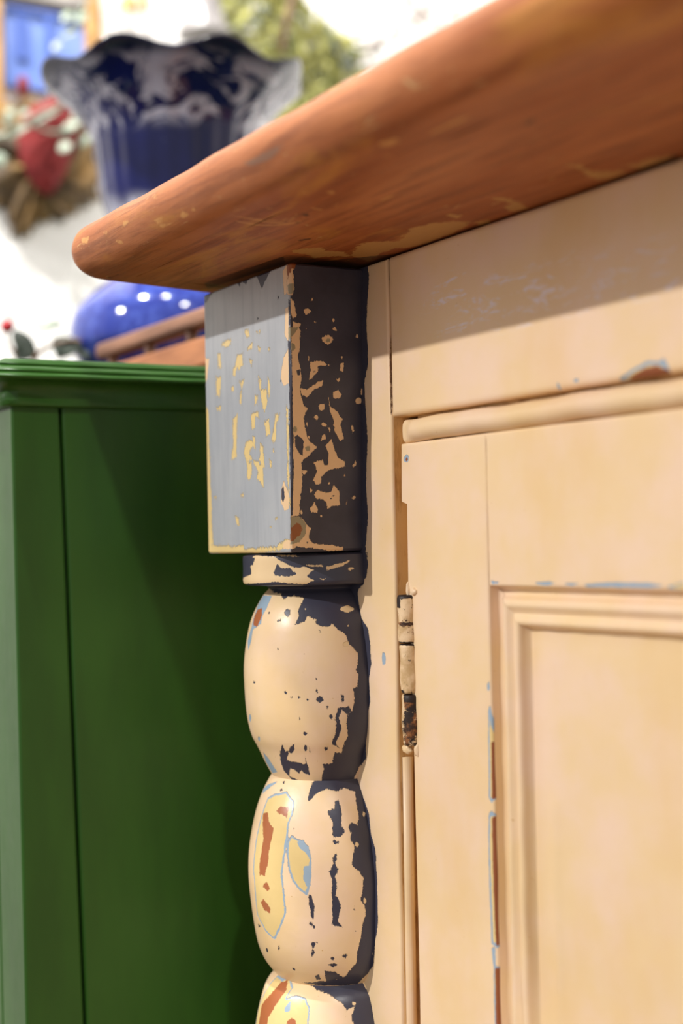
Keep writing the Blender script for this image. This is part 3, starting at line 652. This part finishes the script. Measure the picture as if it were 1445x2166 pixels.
lump(851, 1586, 0.0018, (1.4, 1, 0.9)); lump(872, 1588, 0.0015, (0.9, 1, 1.6)); lump(866, 1252, 0.0015, (1.3, 1, 0.9)); lump(853, 1247, 0.0011, (0.8, 1, 2.6))

# ------------------------------------------------------------------ the cabinet top
def counter():
    R_ = 0.0099; zc_ = 0.9006 + R_
    prof = [(-0.012, 0.9006), (-0.006, 0.9006)] + [(R_ * math.sin(a) * 1.04, zc_ - R_ * math.cos(a)) for a in np.linspace(0, math.pi, 40)] + [(-0.006, zc_ + R_ * 0.985), (-0.012, zc_ + R_ * 0.98)]
    xe, yf, rc = -0.0445, -0.0713, 0.0045
    XR, YB = 0.56, 0.515
    path = []     # (base point, outward dir) from back-left along end, corner, front
    for y in np.r_[np.arange(YB, 0.02, -0.02), np.arange(0.02, yf + rc, -0.0015)]: path.append(((xe, y), (-1.0, 0.0)))
    for k in range(15):
        a = math.pi + k / 14 * math.pi / 2
        path.append(((xe + rc + rc * math.cos(a), yf + rc + rc * math.sin(a)), (math.cos(a), math.sin(a))))
    for x in np.r_[np.arange(xe + rc + 0.0012, 0.30, 0.0012), np.arange(0.30, XR, 0.01), XR]: path.append(((x, yf), (0.0, -1.0)))
    V = []
    for i, ((bx, by), (ox, oy)) in enumerate(path):
        for o_, z in prof:
            wav = 0.00018 * math.sin(bx * 60 + by * 40 + z * 300) + 0.00012 * math.sin(bx * 170 + 2)
            V.append((bx + ox * (o_ + wav), by + oy * (o_ + wav), z + wav * 0.5))
    F = grid_faces(len(path), len(prof), 0, False)
    npf = len(prof)
    # underside: dense grid that meets the moulded edge
    ux = np.r_[np.arange(xe + 0.012, 0.30, 0.0011), np.arange(0.30, XR, 0.01), XR]; uy = np.r_[np.arange(yf + 0.012, 0.004, 0.0011), np.arange(0.004, YB, 0.02), YB]
    UV, U, W = grid(ux, uy, lambda U, W: np.c_[U, W, 0.9006 - 0.0002 * np.sin(U * 50) * np.sin(W * 160)])
    o0 = len(V); V = np.vstack([np.array(V), UV]); F += grid_faces(len(ux), len(uy), o0, True)
    # top surface and closing ends
    V[:, 2] += 0.0034 * np.clip(-V[:, 1] / 0.073, 0, 1.15)      # the old board has lifted a little at the front
    top = [i * npf + npf - 1 for i in range(len(path))]
    n1 = len(V); V = np.vstack([V, [[XR, YB, 0.922]]]); F.append(tuple(top[::-1]) + (n1,))
    P = np.c_[V[:, 0], V[:, 1]] * 1000
    def lifted(u, v):
        p = on(u, v, 2, 0.9006)
        for _ in range(3): p = on(u, v, 2, 0.9006 + 0.0034 * min(1.15, max(0.0, -p[1] / 0.073)))
        return tuple(p[:2] * 1000)
    under = lambda polys, f: [[lifted(u, v) for u, v in f(p)] for p in polys]
    def nose(polys, f):
        out = []
        for p in polys:
            out.append([tuple(on(u, v, 1, -0.082)[[0, 2]] * 1000) for u, v in f(p)])
        return out
    resid = under([[(900, 640), (960, 560), (1050, 540), (1250, 530), (1445, 540), (1445, 570), (1330, 600), (1200, 650), (1060, 740), (900, 690)], [(270, 620), (420, 600), (560, 590), (640, 630), (800, 640), (880, 690), (700, 690), (500, 700), (430, 660), (300, 640)]], c9)
    resid += under([[(0, 700), (100, 690), (160, 630), (240, 610), (330, 600), (430, 600), (430, 620), (300, 680), (180, 720), (60, 730)], [(325, 565), (400, 570), (390, 585), (340, 580)], [(460, 605), (520, 590), (530, 610), (470, 625)], [(520, 490), (600, 490), (680, 515), (710, 540), (640, 555), (600, 540), (620, 515)], [(880, 335), (960, 335), (1000, 370), (1080, 365), (1170, 360), (1130, 390), (1060, 405), (1000, 390), (960, 355)], [(1180, 340), (1300, 300), (1400, 290), (1380, 310), (1250, 350)]], c10)
    scar = []
    for (cx_, cy_, rx_, ry_, a0, a1, wd) in ((1230, 170, 230, 55, 0.1, 3.2, 7), (1230, 150, 190, 45, 0.2, 3.0, 5), (1250, 175, 150, 30, 0, 3.1, 5), (1180, 160, 180, 40, 3.6, 5.6, 6), (1300, 190, 120, 20, 0.2, 2.9, 4)):
        a = np.linspace(a0, a1, 14); arc = [(cx_ + rx_ * math.cos(t), cy_ + ry_ * math.sin(t)) for t in a]
        scar.append(arc + [(x, y - wd) for x, y in arc[::-1]])
    scar = under(scar, c11) + under([[(340, 45), (440, 25), (545, 50), (520, 75), (430, 78), (350, 60), (430, 66), (520, 52), (440, 36)], [(620, 20), (700, 20), (720, 50), (650, 45)], [(1160, 110), (1330, 50), (1320, 70), (1200, 115)], [(300, 135), (370, 140), (330, 152)], [(460, 175), (600, 205), (580, 215), (470, 190)]], c9) \
        + under([[(0, 230), (150, 190), (400, 90), (500, 60), (420, 120), (180, 220), (20, 262)], [(20, 285), (140, 290), (120, 305), (30, 300)]], c10)
    stain = under([[(560, 585), (820, 562), (835, 545), (1150, 452), (1430, 345), (1436, 325), (1150, 436), (840, 536), (700, 552), (600, 560)], [(432, 600), (600, 540), (604, 556), (440, 612)]], lambda p: p) + under([[(365, 250), (430, 240), (455, 260), (420, 275)], disc(330, 335, 20, 10), [(330, 520), (480, 490), (470, 510), (360, 530)]], c9) + under([[(690, 140), (740, 105), (745, 130), (710, 155)], disc(770, 150, 14, 9)], c10)
    A = dict(resid=sdf(P, resid), scar=sdf(P, scar), stain=sdf(P, stain))
    isedge = (V[:, 2] > 0.9065) & (V[:, 1] < -0.05)
    PN = np.c_[V[:, 0], V[:, 2]] * 1000
    A['sheen_scuff'] = np.where(isedge, sdf(PN, nose([[(510, 345), (570, 315), (600, 300), (570, 330), (530, 350)]], lambda p: p)), FAR)
    specks = nose([[(215, 265), (245, 255), (240, 275)], [(330, 235), (345, 200), (378, 190), (350, 225)], [(510, 190), (560, 165), (555, 180), (520, 205)], [(640, 165), (670, 130), (690, 145), (655, 180)], [(705, 125), (735, 105), (730, 130)], disc(290, 318, 16, 12), [(515, 215), (530, 240), (550, 215), (570, 225), (600, 205), (560, 205)], [(80, 300), (130, 290), (120, 330), (90, 330)]], c11)
    A['scar'] = np.where(isedge, np.minimum(A['scar'], sdf(PN, specks)), A['scar'])
    chip = np.array([-0.0535, -0.079, 0.9125]); dd = np.linalg.norm((V - chip) / np.array([0.006, 0.008, 0.0075]), axis=1)
    A['resid'] = np.minimum(A['resid'], (dd - 1) * 4)
    for k in A: A[k] = np.where(np.isfinite(A[k]), A[k], FAR)
    o = mesh_obj('cabinet_top', V, F, M_wood, None, True, A)
    tag(o, 'worn brown wooden top with rounded front edge overhanging the cream cabinet', 'cabinet top')
    return o
counter()

# ------------------------------------------------------------------ green cabinet beyond
GX, GY, GZ = -0.080, -0.0945, 0.8765
N = NT('green_paint')
f = N.noise(30, 4, 0.6, N.map((1, 1, 0.25)))
col = N.mix(N.step(f, 0.3, 0.7), srgb(44, 86, 26), srgb(36, 73, 22))
edge = N.math('ADD', N.attr('edge'), N.math('MULTIPLY', N.math('SUBTRACT', N.noise(90, 5, 0.7, N.map((1, 1, 0.4))), 0.5), 9.0))
col = N.mix(N.math('SUBTRACT', 1.0, N.step(edge, -0.4, 0.2)), col, srgb(150, 112, 74))
M_green = N.out(col, N.math('ADD', 0.3, N.math('MULTIPLY', N.noise(140, 3), 0.12)), N.bump(N.noise(1, 3, 0.5, N.map((60, 60, 12))), 0.0006, 0.4), 0.3)
green = empty('green_cabinet', (0, 0, 0), 'dark green painted cabinet with moulded top edge standing beyond the column', 'cabinet')
def prism(name, quad_top, quad_bot, mat, parent, bevel=0.0012, edge_fn=None):
    bm = bmesh.new()
    t = [bm.verts.new(p) for p in quad_top]; b = [bm.verts.new(p) for p in quad_bot]
    bm.faces.new(t); bm.faces.new(b[::-1])
    for i in range(4): bm.faces.new((t[i], b[i], b[(i + 1) % 4], t[(i + 1) % 4]))
    bmesh.ops.recalc_face_normals(bm, faces=bm.faces[:])
    if bevel: bmesh.ops.bevel(bm, geom=bm.edges[:], offset=bevel, segments=2, affect='EDGES', profile=0.5)
    bmesh.ops.subdivide_edges(bm, edges=[e for e in bm.edges if e.calc_length() > 0.3], cuts=60)
    o = bm_obj(name, bm, mat, parent)
    a = o.data.attributes.new('edge', 'FLOAT', 'POINT')
    a.data.foreach_set('value', np.array([edge_fn(v.co) if edge_fn else FAR for v in o.data.vertices], np.float32))
    return o
corner_d = lambda c: math.hypot(c.x - GX, c.y - GY) * 1000 + 2.2
def end_board(name, y0t, y1t, lean, x_in, efn=None):
    z1, z0 = 0.866, 0.04
    q = lambda y0, y1, z: [(GX, y0, z), (GX, y1, z), (x_in, y1, z), (x_in, y0, z)]
    L_ = (z1 - z0) / 0.24 * 0.0040
    return prism(name, q(y0t, y1t, z1), q(y0t + (0 if efn else L_), y1t + L_, z0), M_green, green, 0.0010, efn)
end_board('corner_post', GY, -0.0748, 0.004, -0.1100, corner_d)
end_board('end_panel', -0.0736, 0.40, 0.004, -0.0980)
fb = prism('front_board', [(-0.1105, GY, 0.866), (-0.66, GY, 0.866), (-0.66, GY + 0.02, 0.866), (-0.1105, GY + 0.02, 0.866)], [(-0.1105, GY, 0.04), (-0.66, GY, 0.04), (-0.66, GY + 0.02, 0.04), (-0.1105, GY + 0.02, 0.04)], M_green, green, 0.001)
prism('plinth', [(GX, GY + 0.004, 0.0395), (-0.66, GY + 0.004, 0.0395), (-0.66, 0.40, 0.0395), (GX, 0.40, 0.0395)], [(GX, GY + 0.004, 0.0), (-0.66, GY + 0.004, 0.0), (-0.66, 0.40, 0.0), (GX, 0.40, 0.0)], M_green, green, 0.001)
def cornice():
    prof = smooth_curve([(-0.004, 0.8570), (0.0022, 0.8572), (0.0030, 0.8590), (0.0030, 0.8605), (0.0034, 0.8640), (0.0062, 0.8666), (0.0100, 0.8672), (0.0112, 0.8679), (0.0109, 0.8690), (0.0088, 0.8701), (0.0090, 0.8708), (0.0080, 0.8720), (0.0056, 0.8731), (0.0058, 0.8738), (0.0046, 0.8750), (0.0025, 0.8762), (-0.004, 0.8766)], 4)
    path = []
    for x in np.linspace(-0.66, GX, 60): path.append(((x, GY), (0, -1)))
    path[-1] = ((GX, GY), (1, -1))
    for y in np.linspace(GY + 0.003, 0.40, 160): path.append(((GX, y), (1, 0)))
    V = []; E_ = []
    for (bx, by), (ox, oy) in path:
        for o_, z in prof:
            w_ = 0.00015 * math.sin(by * 200 + z * 900)
            V.append((bx + ox * (o_ + w_), by + oy * (o_ + w_), z)); E_.append(2.6 if (o_ > 0.0085 or z < 0.8592) else FAR)
    F = grid_faces(len(path), len(prof), 0, True)
    top = [i * len(prof) + len(prof) - 1 for i in range(len(path))]
    n = len(V); V.append((-0.66, 0.40, 0.8766)); E_.append(FAR); F.append(tuple(top) + (n,))
    o = mesh_obj('moulded_top', V, F, M_green, green, True, {'edge': E_})
    o['label'] = 'moulded green top edge with two beads above a cove'
cornice()

# ------------------------------------------------------------------ blue and white vase
N = NT('blue_transfer_glaze')
sep = N.n('ShaderNodeSeparateXYZ'); N.l(N.co, sep.inputs[0]); zc = sep.outputs[2]
scroll = N.step(N.noise(38, 4, 0.65, None, 1.6), 0.49, 0.56)
fine = N.step(N.noise(90, 3, 0.6, None, 0.8), 0.48, 0.60)
bandm = N.math('MULTIPLY', N.step(zc, 0.172, 0.184), N.math('SUBTRACT', 1.0, N.step(zc, 0.208, 0.217)))
edge_w = N.math('ADD', zc, N.math('MULTIPLY', N.math('SUBTRACT', N.noise(45, 3), 0.5), 0.03))
whit = N.math('MULTIPLY', N.step(edge_w, 0.100, 0.112), N.math('SUBTRACT', 1.0, N.step(edge_w, 0.122, 0.142)))
spr = N.math('MULTIPLY', N.step(N.noise(30, 3, 0.6, None, 1.0), 0.60, 0.66), N.math('MULTIPLY', N.step(zc, 0.135, 0.145), N.math('SUBTRACT', 1.0, N.step(zc, 0.165, 0.172))))
col = N.mix(N.step(N.noise(14, 3), 0.35, 0.65), srgb(22, 28, 84), srgb(16, 20, 62))
body = N.math('SUBTRACT', 1.0, N.step(edge_w, 0.09, 0.105))
col = N.mix(body, col, N.mix(fine, srgb(42, 54, 128), srgb(58, 74, 150)))
col = N.mix(N.math('MULTIPLY', whit, N.math('ADD', 0.45, N.math('MULTIPLY', fine, 0.55))), col, srgb(226, 228, 240))
col = N.mix(N.math('MULTIPLY', N.math('MULTIPLY', bandm, scroll), 0.8), col, srgb(176, 176, 190))
col = N.mix(N.math('MULTIPLY', spr, 0.6), col, srgb(150, 162, 200))
col = N.mix(N.math('MULTIPLY', N.step(zc, 0.204, 0.216), 0.9), col, srgb(18, 20, 40))
M_vase = N.out(col, 0.10, N.bump(N.noise(60, 3), 0.0006, 0.3), 0.42)
VC = at(380, 600, 0.90); ZB_ = GZ + 0.0001
vprof = [(r, z if z < 0.1 else 0.1 + (z - 0.1) * 0.87) for r, z in smooth_curve([(0.0, 0.0), (0.036, 0.0), (0.042, 0.001), (0.043, 0.006), (0.041, 0.012), (0.046, 0.020), (0.0600, 0.033), (0.0680, 0.045), (0.0696, 0.053), (0.0680, 0.066), (0.0630, 0.074), (0.0520, 0.084), (0.0425, 0.092), (0.0390, 0.104), (0.0395, 0.118), (0.0450, 0.135), (0.0485, 0.152), (0.0502, 0.174), (0.0536, 0.196), (0.0640, 0.213), (0.0750, 0.224), (0.0815, 0.232), (0.0822, 0.2340), (0.0810, 0.2345), (0.0730, 0.227), (0.0610, 0.214), (0.0500, 0.196), (0.0455, 0.174), (0.0400, 0.140), (0.0350, 0.115), (0.0, 0.113)], 4)]
nth = 144; V = []
for r, z in vprof:
    k = max(0.0, min(1.0, (z - 0.178) / 0.039)) if r > 0.03 else 0
    g = max(0.0, min(1.0, (z - 0.12) / 0.04)) * (1 - k)
    for i in range(nth):
        a = 2 * math.pi * i / nth
        lob = math.cos(8 * a + 0.9)
        rr = r * (1 + 0.030 * k * k * lob + 0.012 * g * math.cos(24 * a))
        V.append((rr * math.cos(a), rr * math.sin(a), z + 0.0035 * k * k * math.cos(8 * a + 0.2)))
F = []
for i in range(len(vprof) - 1):
    for j in range(nth): F.append((i * nth + j, i * nth + (j + 1) % nth, (i + 1) * nth + (j + 1) % nth, (i + 1) * nth + j))
vase = mesh_obj('vase', V, F, M_vase)
vase.location = (VC[0], VC[1], ZB_)
tag(vase, 'blue and white glazed vase with flared scalloped rim behind the cabinet top', 'vase')

# ------------------------------------------------------------------ wooden railed tray on the green top
M_tray = plain('old_brown_wood', srgb(140, 98, 74), srgb(100, 66, 48), 0.5, 40, 0.0005, stretch=(0.3, 3, 3))
M_tray2 = plain('orange_brown_wood', srgb(164, 106, 66), srgb(130, 80, 48), 0.5, 40, 0.0005, stretch=(0.3, 3, 3))
TY = 0.020
tx0 = on(212, 740, 1, TY)[0]; tx1 = -0.100
zr1 = on(330, 684, 1, TY)[2]; zr0 = on(330, 722, 1, TY)[2]; zl1 = on(400, 718, 1, TY)[2]
tray = empty('railed_tray', (0, 0, 0), 'brown wooden tray with a railing lying on the green cabinet in front of the vase', 'tray')
box('tray_base', (tx0, TY, GZ + 0.0002), (tx1, TY + 0.045, GZ + 0.008), M_tray2, tray, 0.001)
box('side_board', (tx0, TY, GZ + 0.008), (tx1, TY + 0.007, zl1), M_tray2, tray, 0.002)
box('top_rail', (tx0 - 0.004, TY - 0.002, zr0), (tx1 + 0.004, TY + 0.009, zr1), M_tray, tray, 0.003, 3)
for x in np.linspace(tx0 + 0.010, tx1 - 0.010, 4):
    vs, fs = [], []; tube(vs, fs, [(x, TY + 0.0035, z) for z in np.linspace(zl1 - 0.001, zr0 + 0.001, 5)], [0.003, 0.0035, 0.0025, 0.0035, 0.003], 10)
    mesh_obj('spindle', vs, fs, M_tray, tray)

# ------------------------------------------------------------------ wall decorations and greenery
def leaf_mesh(vs, fs, base, d, n, L, Wd, curl=0.15):
    d = np.array(d, float); d /= np.linalg.norm(d); n = np.array(n, float); n -= d * (n @ d); n /= np.linalg.norm(n) + 1e-9; s_ = np.cross(d, n)
    off = len(vs); K = 7
    for i in range(K):
        t = i / (K - 1); w_ = Wd * math.sin(math.pi * min(1, 0.06 + 0.92 * t)) ** 0.8
        c = np.array(base) + d * L * t + n * (-curl * L * t * t)
        vs.append(tuple(c - s_ * w_ / 2 + n * w_ * 0.12)); vs.append(tuple(c - n * 0.0001)); vs.append(tuple(c + s_ * w_ / 2 + n * w_ * 0.12))
    for i in range(K - 1):
        a = off + i * 3
        fs.append((a, a + 1, a + 4, a + 3)); fs.append((a + 1, a + 2, a + 5, a + 4))
def leaf(parent, base, tip, width, mat, n=(1, -0.4, 0.5), name='leaf', curl=0.12):
    vs, fs = [], []; b, t = np.array(base), np.array(tip)
    leaf_mesh(vs, fs, b, t - b, n, np.linalg.norm(t - b), width, curl)
    o = mesh_obj(name, vs, fs, mat, parent)
    md = o.modifiers.new('thickness', 'SOLIDIFY'); md.thickness = 0.0006
    return o
def stem(parent, pts_, r, mat, name='stem'):
    vs, fs = [], []; P = smooth_curve(pts_, 5); tube(vs, fs, P, np.linspace(r, r * 0.6, len(P)), 7)
    return mesh_obj(name, vs, fs, mat, parent)
WX = -0.7195
wp = lambda u, v, dx=0.0: on(u, v, 0, WX + dx)
M_pale = plain('pale_grey_green_leaf', srgb(150, 160, 142), srgb(112, 126, 110), 0.35, 80)
M_darkleaf = plain('dark_grey_green_leaf', srgb(70, 80, 70), srgb(50, 58, 50), 0.5, 80)
M_twig = plain('brown_twig', srgb(104, 76, 54), srgb(80, 58, 40), 0.6, 60)
M_ochre = plain('ochre_bark', srgb(206, 164, 106), srgb(176, 134, 82), 0.7, 50, 0.001)
M_moss = plain('tan_grey_moss', srgb(140, 110, 66), srgb(84, 74, 64), 0.9, 26, 0.002)
M_red = plain('red_felt', srgb(126, 34, 34), srgb(108, 26, 28), 0.8, 60, 0.0006)
M_bluepane = plain('light_blue_paint', srgb(112, 140, 214), srgb(136, 160, 226), 0.4, 18)
M_blueframe = plain('blue_frame_paint', srgb(84, 108, 180), srgb(74, 98, 168), 0.4, 30)
M_greywood = plain('grey_wash_wood', srgb(176, 170, 164), srgb(150, 144, 140), 0.7, 40)

def wall_box(name, u0, v0, u1, v1, d0, d1, mat, parent, bevel=0.001):
    a, b = wp(u0, v0, d1), wp(u1, v1, d1)
    return box(name, (WX + d0, min(a[1], b[1]), min(a[2], b[2])), (WX + d1, max(a[1], b[1]), max(a[2], b[2])), mat, parent, bevel)
orn = empty('window_ornament', tuple(wp(90, 110)), 'small tan-framed blue window ornament on the white wall, top left corner', 'ornament')
def wall_part(*a):
    o = wall_box(*a, orn); o.matrix_parent_inverse = Matrix.Translation(-Vector(wp(90, 110))); return o
wall_part('pane', 10, 20, 182, 205, 0.0, 0.008, M_bluepane)
wall_part('muntin', 34, 34, 62, 128, 0.008, 0.011, M_blueframe)
wall_part('muntin', 96, 34, 118, 200, 0.008, 0.011, M_blueframe)
wall_part('muntin', 10, 20, 182, 36, 0.008, 0.011, M_blueframe)
wall_part('frame_bar', 183, -60, 219, 230, 0.0, 0.016, M_ochre)
wall_part('frame_bar', -28, -60, 9, 230, 0.0, 0.016, M_ochre)
wall_part('frame_bar', 10, -50, 182, 18, 0.0, 0.014, M_greywood)
# mossy clump and heart below it
def blob(name, outline, d0, depth, mat, label, cat, noise_amp=0.25, parent=None, f=None):
    P = np.array([wp(u, v, d0)[1:] for u, v in outline]); c = P.mean(0)
    Q = smooth_curve(np.vstack([P, P[:1]]), 6)[:-1]; n = len(Q); V = []; F = []
    rings = [(1.0, 0.0), (0.99, 0.25), (0.92, 0.55), (0.78, 0.80), (0.55, 0.95), (0.28, 1.0)]
    for sc, h in rings:
        for i, q in enumerate(Q):
            p = c + (q - c) * sc * (1 + noise_amp * 0.25 * math.sin(i * 1.7 + sc * 9))
            V.append((WX + d0 + depth * h * (1 + noise_amp * math.sin(i * 0.9 + sc * 7)), p[0], p[1]))
    V.append((WX + d0 + depth, c[0], c[1]))
    for k in range(len(rings) - 1):
        for i in range(n): F.append((k * n + i, k * n + (i + 1) % n, (k + 1) * n + (i + 1) % n, (k + 1) * n + i))
    for i in range(n): F.append(((len(rings) - 1) * n + i, (len(rings) - 1) * n + (i + 1) % n, len(V) - 1))
    F.append(tuple(range(n))[::-1])
    return tag(mesh_obj(name, V, F, mat, parent), label, cat)
blob('moss_clump', [(-60, 215), (40, 215), (150, 230), (200, 300), (208, 410), (170, 440), (130, 465), (80, 470), (60, 492), (30, 498), (10, 450), (-40, 400), (-90, 300)], 0.0, 0.020, M_moss, 'tan and grey mossy clump on the wall around the red heart', 'moss', 0.3)
blob('hanging_heart', [(85, 222), (110, 205), (135, 198), (160, 225), (165, 260), (158, 310), (135, 370), (112, 405), (92, 412), (62, 380), (40, 330), (36, 285), (50, 245), (68, 225)], 0.024, 0.014, M_red, 'puffy red heart hanging among pale leaves at left', 'heart', 0.06)
rb = wp(47, 186, 0.020)
blob('red_ornament', [(38, 165), (50, 163), (58, 185), (55, 205), (42, 206), (37, 185)], 0.016, 0.010, M_red, 'small red bauble just under the blue window ornament', 'bauble', 0.05)

sprig = empty('eucalyptus_sprig', tuple(wp(60, 240, 0.045)), 'pale grey-green leafy sprig crossing in front of the red heart', 'sprig')
def S_(o): o.matrix_parent_inverse = sprig.matrix_world.inverted(); return o
sprig_inv = Matrix.Translation(-Vector(wp(60, 240, 0.045)))
def SP(o): o.matrix_parent_inverse = sprig_inv; return o
SP(stem(sprig, [wp(-60, 300, 0.040), wp(10, 285, 0.045), wp(80, 245, 0.048), wp(170, 205, 0.046)], 0.0022, M_pale))
SP(stem(sprig, [wp(60, 255, 0.046), wp(110, 280, 0.048), wp(165, 262, 0.048), wp(185, 235, 0.048)], 0.0016, M_pale))
for (a, b, w_) in (((20, 290), (60, 262), 16), ((60, 270), (128, 222), 15), ((128, 285), (170, 250), 22), ((125, 320), (150, 302), 26), ((170, 310), (190, 285), 22), ((-10, 325), (8, 350), 30), ((12, 235), (32, 240), 24), ((40, 245), (62, 232), 16), ((100, 200), (135, 185), 12), ((8, 260), (30, 250), 20), ((150, 250), (175, 238), 14)):
    A_, B_ = wp(*a, 0.047), wp(*b, 0.052); SP(leaf(sprig, A_, B_, w_ * 0.00041, M_pale))
sp2 = empty('eucalyptus_sprig', tuple(wp(150, 60, 0.05)), 'pale shiny leaves dangling in front of the blue window ornament', 'sprig')
inv2 = Matrix.Translation(-Vector(wp(150, 60, 0.05)))
for o in [stem(sp2, [wp(215, -30, 0.02), wp(175, 15, 0.04), wp(150, 55, 0.05), wp(118, 100, 0.05)], 0.0012, M_pale)] + [leaf(sp2, wp(*a, 0.05), wp(*b, 0.054), w_ * 0.00041, M_pale) for a, b, w_ in (((152, 25), (132, 42), 22), ((186, 28), (160, 46), 22), ((160, 62), (140, 76), 20), ((130, 88), (112, 104), 18))]:
    o.matrix_parent_inverse = inv2

# pale grey cone ornament, dried spray behind the vase, twigs
def lathe(name, c, prof, mat, n=32):
    V = []; F = []
    for r, z in prof:
        for i in range(n):
            a = 2 * math.pi * i / n; V.append((c[0] + r * math.cos(a), c[1] + r * math.sin(a), c[2] + z))
    for k in range(len(prof) - 1):
        for i in range(n): F.append((k * n + i, k * n + (i + 1) % n, (k + 1) * n + (i + 1) % n, (k + 1) * n + i))
    F.append(tuple(range(n))[::-1]); F.append(tuple((len(prof) - 1) * n + i for i in range(n)))
    return mesh_obj(name, V, F, mat)
cc = wp(432, 78, 0.026)
tag(lathe('bell_ornament', cc, smooth_curve([(0.020, 0.0), (0.0245, 0.001), (0.0215, 0.010), (0.0165, 0.026), (0.0130, 0.045), (0.0060, 0.056), (0.001, 0.058)], 4), plain('pale_grey_ceramic', srgb(150, 146, 145), srgb(128, 124, 124), 0.3, 40)), 'pale grey bell-shaped ornament hanging on the wall above the vase rim', 'ornament')
M_spray = plain('yellow_green_foliage', srgb(170, 166, 96), srgb(122, 128, 72), 0.7, 60)
spray = empty('dried_bouquet', tuple(wp(620, 120, 0.03)), 'yellow-green dried bouquet with a brown stem on the wall right of the vase rim', 'bouquet')
invb = Matrix.Translation(-Vector(wp(620, 120, 0.03)))
vs, fs = [], []
for i in range(900):
    while True:
        u, v = random.uniform(465, 760), random.uniform(-60, 270)
        if v < 20 + (u - 465) * 1.4 + 40 and not (u > 690 and v < 70) and (u < 640 or v > 20 + (u - 640) * 0.5): break
    if random.random() < 0.25 and 520 < u < 560: continue
    b = wp(u, v, random.uniform(0.004, 0.035)); d = np.array([random.uniform(-0.2, 0.6), random.uniform(-1, 1), random.uniform(-1, 1)])
    leaf_mesh(vs, fs, b, d, (1, random.uniform(-0.5, 0.5), random.uniform(-0.5, 0.8)), random.uniform(0.008, 0.016), random.uniform(0.004, 0.008))
o = mesh_obj('foliage', vs, fs, M_spray, spray); o.matrix_parent_inverse = invb; o['kind'] = 'stuff'
o = stem(spray, [wp(628, -60, 0.045), wp(618, 0, 0.045), wp(606, 50, 0.045), wp(596, 110, 0.040)], 0.0042, M_twig); o.matrix_parent_inverse = invb
for u, v in ((705, 85), (712, 105), (735, 120), (728, 135), (560, 15), (545, 45), (695, 60), (742, 145)):
    o = leaf(spray, wp(u, v - 9, 0.042), wp(u + 4, v + 11, 0.046), 0.0072, M_darkleaf); o.matrix_parent_inverse = invb
tw = empty('twig_spray', tuple(wp(850, 60, 0.01)), 'thin bare twigs with a few small leaves against the white wall', 'twigs')
invt = Matrix.Translation(-Vector(wp(850, 60, 0.01)))
objs = [stem(tw, [wp(*p, 0.006) for p in pl], 0.0019, M_twig, 'twig') for pl in ([(690, 60), (760, 95), (840, 70), (930, 10), (980, -40)], [(740, 130), (790, 100), (870, 50), (900, 5), (905, -40)], [(845, -40), (868, 0), (905, 30), (950, 70)], [(965, -40), (968, 20), (955, 45)], [(700, 75), (730, 120), (755, 160)], [(800, -30), (812, 20), (850, 60)])]
objs += [leaf(tw, wp(u, v, 0.007), wp(u + du, v + dv, 0.010), 0.0080, M_darkleaf) for u, v, du, dv in ((760, 92, 12, 4), (785, 110, 14, 8), (838, 82, 8, 6), (870, 5, -14, -5), (722, 128, 8, 14), (800, 95, 10, 10), (965, 35, 6, -12), (775, 145, 12, -4))]
for o in objs: o.matrix_parent_inverse = invt

dl = empty('dried_leaf_cluster', tuple(wp(265, 10, 0.01)), 'tan dried leaves hanging at the top between ornament frame and bell', 'leaves')
invd = Matrix.Translation(-Vector(wp(265, 10, 0.01)))
for o in [stem(dl, [wp(262, -80, 0.006), wp(268, -30, 0.008), wp(275, 0, 0.010)], 0.0015, M_ochre)] + [leaf(dl, wp(*a, 0.010), wp(*b, 0.014), 0.0085, M_ochre) for a, b in (((268, -10), (255, 30)), ((280, -10), (286, 34)), ((300, -20), (312, 28)))]:
    o.matrix_parent_inverse = invd

# low greenery on the green top: berry and grey leaves
gar = empty('leafy_garland', (0, 0, 0), 'grey-green leaves with one red berry lying behind the green moulded edge', 'garland')
gp = lambda u, v, t=0.86: at(u, v, t)
g0 = gp(60, 835, 0.86); base_g = (g0[0], g0[1], GZ + 0.0022)
stem(gar, [base_g, gp(70, 770), gp(100, 735), gp(160, 720), gp(205, 738)], 0.0016, M_twig)
stem(gar, [base_g, gp(40, 770), gp(20, 730), gp(15, 700)], 0.0012, M_twig)
for a, b, w_ in (((30, 700), (75, 760), 40), ((150, 745), (112, 715), 46), ((165, 750), (205, 722), 44), ((75, 690), (128, 682), 26), ((120, 755), (178, 712), 40), ((60, 760), (30, 735), 30)):
    m_ = M_darkleaf if w_ > 28 else M_pale
    leaf(gar, gp(*a), gp(*b), w_ * 0.00028, m_, (0.8, -0.6, 0.4))
bm = bmesh.new(); bmesh.ops.create_icosphere(bm, subdivisions=3, radius=0.0042)
for v_ in bm.verts: v_.co = Vector(gp(15, 690)) + v_.co
bm_obj('berry', bm, plain('red_berry', srgb(178, 34, 44), srgb(150, 24, 34), 0.3, 60), gar, True)['label'] = 'red berry'
